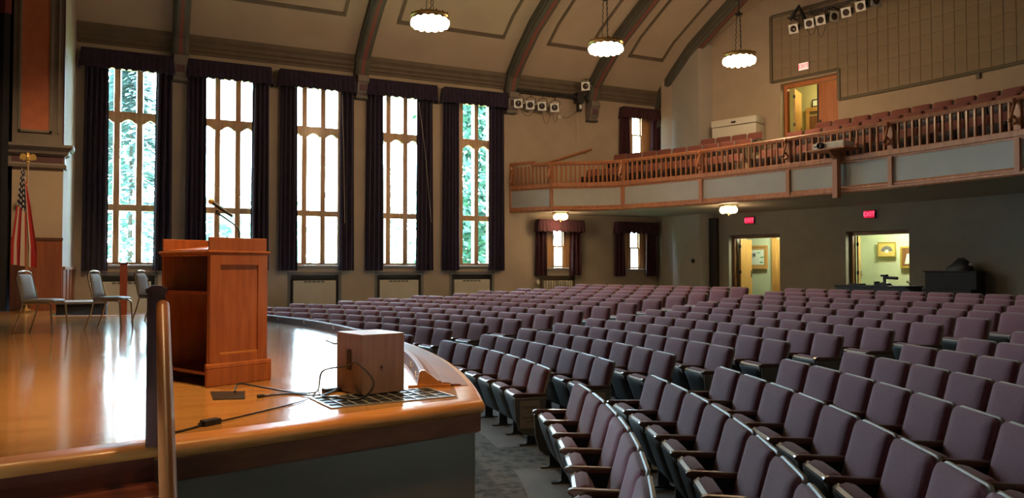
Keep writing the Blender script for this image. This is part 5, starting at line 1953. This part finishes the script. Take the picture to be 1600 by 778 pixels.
def droop(name, label, a, b, sag, r=0.007):
    a, b = Vector(a), Vector(b)
    pts = []
    for k in range(15):
        s = k/14
        p = a+(b-a)*s
        p.z -= sag*4*s*(1-s)
        pts.append(p)
    return tag(MB().tube(pts, r, 5).build(name, M_BLACK), label, 'cable', 'lighting cables')


droop('lamp_cable', 'black cable drooping below the first two wall batten lights', (11.15, W-0.3, 7.25), (11.75, W-0.3, 7.25), 0.25)
droop('lamp_cable', 'black cable loop hanging below the third wall batten light', (12.0, W-0.3, 7.2), (12.32, W-0.3, 7.2), 0.42)
droop('lamp_cable', 'black cable loop hanging below the fourth wall batten light', (12.38, W-0.3, 7.2), (12.62, W-0.3, 7.25), 0.36)
droop('lamp_cable', 'black cable running from the socket box up to the electrical box', (12.85, W-0.06, 7.14), (13.4, W-0.25, 7.4), 0.14)

# row on the rear wall
t = thing('lighting_batten', 'black lighting batten running across the upper rear wall', 'batten', bp_(12, RBACK-0.4, 9.7))
pts = [bp_(15.2-0.55*k, RBACK-0.45, 9.72) for k in range(28)]
MB().tube(pts, 0.03, 8).build('pipe', M_BLACK, t, True)
for th in (15.0, 12.4, 10.9):
    MB().tube([bp_(th, RBACK, 9.72), bp_(th, RBACK-0.45, 9.72)], 0.02, 6).build('bracket', M_BLACK, t, True)
MB().tube([bp_(14.95, RBACK-0.55, 9.62), bp_(14.4, RBACK-0.50, 9.98), bp_(14.1, RBACK-0.5, 9.60), bp_(14.0, RBACK-0.5, 9.45)], 0.06, 8).build('end_clamp', M_BLACK, t, True)
for k, (th, z) in enumerate(((14.65, 9.29), (13.62, 9.33), (12.88, 9.34), (11.28, 9.36), (10.40, 9.42))):
    lantern('stage_light', 'black stage light with white square frame, %s from the left on the rear batten' % ORD[k+1], 'stage lights on the rear batten', bp_(th, RBACK-0.62, z), (1.0, 9.5, 2.5), 9.72, 1.12)
lantern('stage_light', 'black stage light turned sideways between the frame-fronted lights on the rear batten', 'stage lights on the rear batten', bp_(12.15, RBACK-0.5, 9.38), (16.0, 2.0, 7.5), 9.72, 1.25)
lantern('stage_light', 'large black stage light turned away at the right end of the rear batten', 'stage lights on the rear batten', bp_(9.6, RBACK-0.5, 9.50), (16.0, 2.0, 7.8), 9.72, 1.35)
droop('lamp_cable', 'black cable loop below the second rear batten light', bp_(13.9, RBACK-0.5, 9.25), bp_(13.3, RBACK-0.5, 9.25), 0.25)
droop('lamp_cable', 'long slack black cable below the third rear batten light', bp_(13.3, RBACK-0.5, 9.3), bp_(12.7, RBACK-0.5, 9.2), 0.38)
droop('lamp_cable', 'slack black cable along the rear batten above the tile field', bp_(9.3, RBACK-0.45, 9.68), bp_(7.2, RBACK-0.45, 9.70), 0.12)

# ------------------------------------------------------------------ furniture under the balcony
Mq = wall_M(5.75, RBACK-0.10, FLOOR_BACK)
t = thing('upright_piano', 'black upright piano against the dim rear wall', 'piano', Mq.translation)
MB().box(-0.66, 0.66, 0.0, 1.13, 0.0, 0.42, Mq).build('case', M_DARKWOOD, t, True, bevel=0.01)
MB().box(-0.69, 0.69, 1.13, 1.16, -0.01, 0.45, Mq).build('lid', M_DARKWOOD, t, True, bevel=0.008)
MB().box(-0.66, 0.66, 0.56, 0.70, 0.42, 0.68, Mq).build('key_bed', M_DARKWOOD, t, True, bevel=0.01)
for s in (-1, 1):
    MB().box(s*0.60-0.04, s*0.60+0.04, 0, 0.56, 0.56, 0.64, Mq).build('leg', M_DARKWOOD, t, True, bevel=0.01)
MQ2 = Mq @ Matrix.Translation((0.12, 1.16, 0.2))
mb = MB()
rnd = random.Random(3)
rings = []
for i, (r, z) in enumerate(((0.30, 0.0), (0.29, 0.08), (0.22, 0.17), (0.15, 0.25), (0.09, 0.31), (0.01, 0.33))):
    rings.append([MQ2 @ V((r*math.cos(2*PI*k/14)*(1+0.25*rnd.random()))+z*0.25, z*(0.9+0.2*rnd.random()), 0.45*r*math.sin(2*PI*k/14)) for k in range(14)])
mb.quad_strip(rings, True)
tag(mb.build('draped_coat', M_BLACK, smooth=True), 'dark bundled coat lying on top of the piano', 'coat')
MQ3 = Mq @ Matrix.Translation((0.40, 1.16, 0.2))
t = thing('small_trophy', 'small pale round ornament on the piano beside the coat', 'ornament', MQ3.translation)
MB().lathe([(0.001, 0), (0.05, 0), (0.05, 0.015), (0.015, 0.03), (0.012, 0.09), (0.001, 0.09)], 10, (0, 0, 0), MQ3 @ Matrix.Rotation(-PI/2, 4, 'X')).build('stand', M_BLACK, t, True)
MB().lathe([(0.06*math.sin(PI*i/7), 0.15-0.06*math.cos(PI*i/7)) for i in range(8)], 12, (0, 0, 0), MQ3 @ Matrix.Rotation(-PI/2, 4, 'X')).build('ball', M_CREAM, t, True, smooth=True)

p0, p1 = Vector((16.16, 14.25)), Vector((16.36, 12.35))
dd = (p1-p0).normalized()
nn = Vector((-dd.y, dd.x))
if nn.x < 0:
    nn = -nn
MD = frame_from((p0.x, p0.y, FLOOR_BACK), (dd.x, dd.y, 0), (nn.x, nn.y, 0), (0, 0, 1))
L = (p1-p0).length
t = thing('control_desk', 'long black desk standing in front of the fan-picture doorway', 'desk', (p0.x, p0.y, FLOOR_BACK))
MB().box(0.0, L, -0.02, 0.75, 0.76, 0.80, MD).build('desk_top', M_DARKWOOD, t, True, bevel=0.006)
MB().box(0.03, L-0.03, 0.0, 0.03, 0.04, 0.76, MD).build('modesty_panel', M_DARKWOOD, t, True)
for x in (0.03, L-0.06):
    MB().box(x, x+0.03, 0.03, 0.72, 0.0, 0.76, MD).build('side_panel', M_DARKWOOD, t, True)
MB().prism([(L-0.02, 0.80), (L+0.42, 0.42), (L+0.42, 0.38), (L-0.02, 0.38)], 0.0, 0.5, 'y', MD).build('sloping_end', M_DARKWOOD, t, True)
# slide projector silhouette
MT = MD @ Matrix.Translation((1.18, 0.30, 0.80))
t = thing('overhead_projector', 'black projector with a long barrel standing on the black desk', 'projector', MT.translation)
MB().prism([(-0.22, 0), (0.16, 0), (0.10, 0.06), (0.02, 0.09), (-0.05, 0.07), (-0.17, 0.04), (-0.19, 0.10), (-0.22, 0.10)], -0.10, 0.10, 'y', MT).build('base', M_BLACK, t, True, bevel=0.006)
MB().box(-0.02, 0.03, -0.03, 0.03, 0.05, 0.24, MT).build('stem', M_BLACK, t, True)
MB().tube([MT @ V(-0.02, 0, 0.20), MT @ V(0.34, 0, 0.185)], 0.038, 10).build('barrel', M_BLACK, t, True, smooth=True)
MB().box(-0.08, 0.08, -0.05, 0.05, 0.22, 0.27, MT).build('head', M_BLACK, t, True, bevel=0.01)
MT = MD @ Matrix.Translation((0.42, 0.30, 0.80))
t = thing('desk_tray', 'thin black tray on the left part of the black desk', 'tray', MT.translation)
MB().box(-0.18, 0.18, -0.12, 0.12, 0.0, 0.025, MT).box(-0.05, 0.18, -0.12, 0.12, 0.025, 0.04, MT).build('tray', M_BLACK, t, True, bevel=0.004)
MT = MD @ Matrix.Translation((1.78, 0.3, 0.80))
t = thing('desk_microphone', 'small black microphone leaning at the end of the black desk', 'microphone', MT.translation)
MB().tube([MT @ V(0.08, 0, 0.0), MT @ V(0.0, 0, 0.09)], 0.010, 6).build('stem', M_BLACK, t, True)
MB().sphere(MT @ V(-0.01, 0, 0.10), 0.022, 8, 6).build('head', M_BLACK, t, True)

# ------------------------------------------------------------------ outside: lawn and trees
struct(MB().box(-60, 90, W+0.6, 160, -0.9, -0.6).build('lawn', M_LAWN), 'lawn outside the windows')


def conifer(x, y, h, r, label, n=2600):
    t = thing('spruce_tree', label, 'tree', (x, y, -0.6), group='trees outside the windows')
    MB().tube([(x, y, -0.6), (x, y, h*0.95)], 0.12, 8, r2=0.03).build('trunk', M_BARK, t, True)
    rnd = random.Random(int(x*10)+5)
    mb = MB()
    for _ in range(n):
        f = rnd.random()**0.8
        z = -0.2+(h+0.2)*f
        rr = r*(1-f)*math.sqrt(rnd.random())*1.0+0.1
        a = rnd.random()*2*PI
        # layered boughs
        z += 0.25*math.sin(rr*2.0)-rr*0.25
        L = 0.30+0.25*rnd.random()
        c = V(x+rr*math.cos(a), y+rr*math.sin(a), z)
        d = V(math.cos(a), math.sin(a), -0.35+0.3*rnd.random())*L
        s = V(-math.sin(a), math.cos(a), 0.2*rnd.random())*L*0.45
        b = len(mb.v)
        mb.v += [tuple(c-s*0.5), tuple(c+s*0.5), tuple(c+d+s*0.3), tuple(c+d-s*0.3+V(0, 0, -0.05))]
        mb.f.append((b, b+1, b+2, b+3))
    mb.build('foliage', M_SPRUCE, t, True)


def broadleaf(x, y, h, r, zc, label, m, n=2600, ls=0.22):
    t = thing('broadleaf_tree', label, 'tree', (x, y, -0.6), group='trees outside the windows')
    tr = MB().tube([(x, y, -0.6), (x+0.1, y, zc*0.5), (x, y, zc)], 0.24, 8, r2=0.14)
    rnd = random.Random(int(x*7)+11)
    for k in range(6):
        a = rnd.random()*2*PI
        tr.tube([(x, y, zc*0.6), (x+r*0.3*math.cos(a), y+r*0.3*math.sin(a), zc*0.95), (x+r*0.6*math.cos(a), y+r*0.6*math.sin(a), zc+h*0.3)], 0.08, 6, r2=0.02)
    tr.build('trunk', M_BARK, t, True)
    mb = MB()
    cl_ = [(rnd.gauss(0, 0.5), rnd.gauss(0, 0.5), rnd.gauss(0, 0.5)) for _ in range(26)]
    for _ in range(n):
        c0 = cl_[rnd.randrange(26)]
        v = V(c0[0]+rnd.gauss(0, 0.2), c0[1]+rnd.gauss(0, 0.2), c0[2]+rnd.gauss(0, 0.2))
        c = V(x+v.x*r, y+v.y*r, zc+h*0.35+v.z*h*0.5)
        if c.y < W+1.2 or c.z < 0:
            continue
        q = Matrix.Rotation(rnd.random()*6, 3, 'X') @ Matrix.Rotation(rnd.random()*6, 3, 'Z')
        s = ls*(0.6+0.8*rnd.random())
        b = len(mb.v)
        for p in ((-s, 0, 0), (0, -s*0.5, 0), (s, 0, 0), (0, s*0.5, 0)):
            mb.v.append(tuple(c + q @ V(*p)))
        mb.f.append((b, b+1, b+2, b+3))
    mb.build('foliage', m, t, True)


conifer(-0.35, 31.5, 9.8, 3.6, 'spruce tree filling the view through the first tall window', 4200)
broadleaf(4.9, 44, 5.0, 3.0, 1.6, 'low pale tree seen through the second tall window', M_LEAF2, 1800, 0.3)
broadleaf(9.0, 56, 4.0, 3.5, 0.8, 'distant pale tree low in the third tall window', M_LEAF2, 1600, 0.35)
broadleaf(14.4, 46, 2.2, 1.3, 1.9, 'slim young tree low in the fourth tall window', M_LEAF2, 350, 0.16)
broadleaf(13.3, 35.5, 5.0, 1.3, 9.3, 'leafy bough of a tree high in the fourth tall window', M_LEAF, 700, 0.2)
broadleaf(13.0, 29.5, 10.5, 1.7, 2.6, 'green leafy tree close outside the fifth tall window', M_LEAF, 9000, 0.16)
broadleaf(24, 62, 8, 7, 3.0, 'large distant tree beyond the lawn', M_LEAF2, 2000, 0.4)
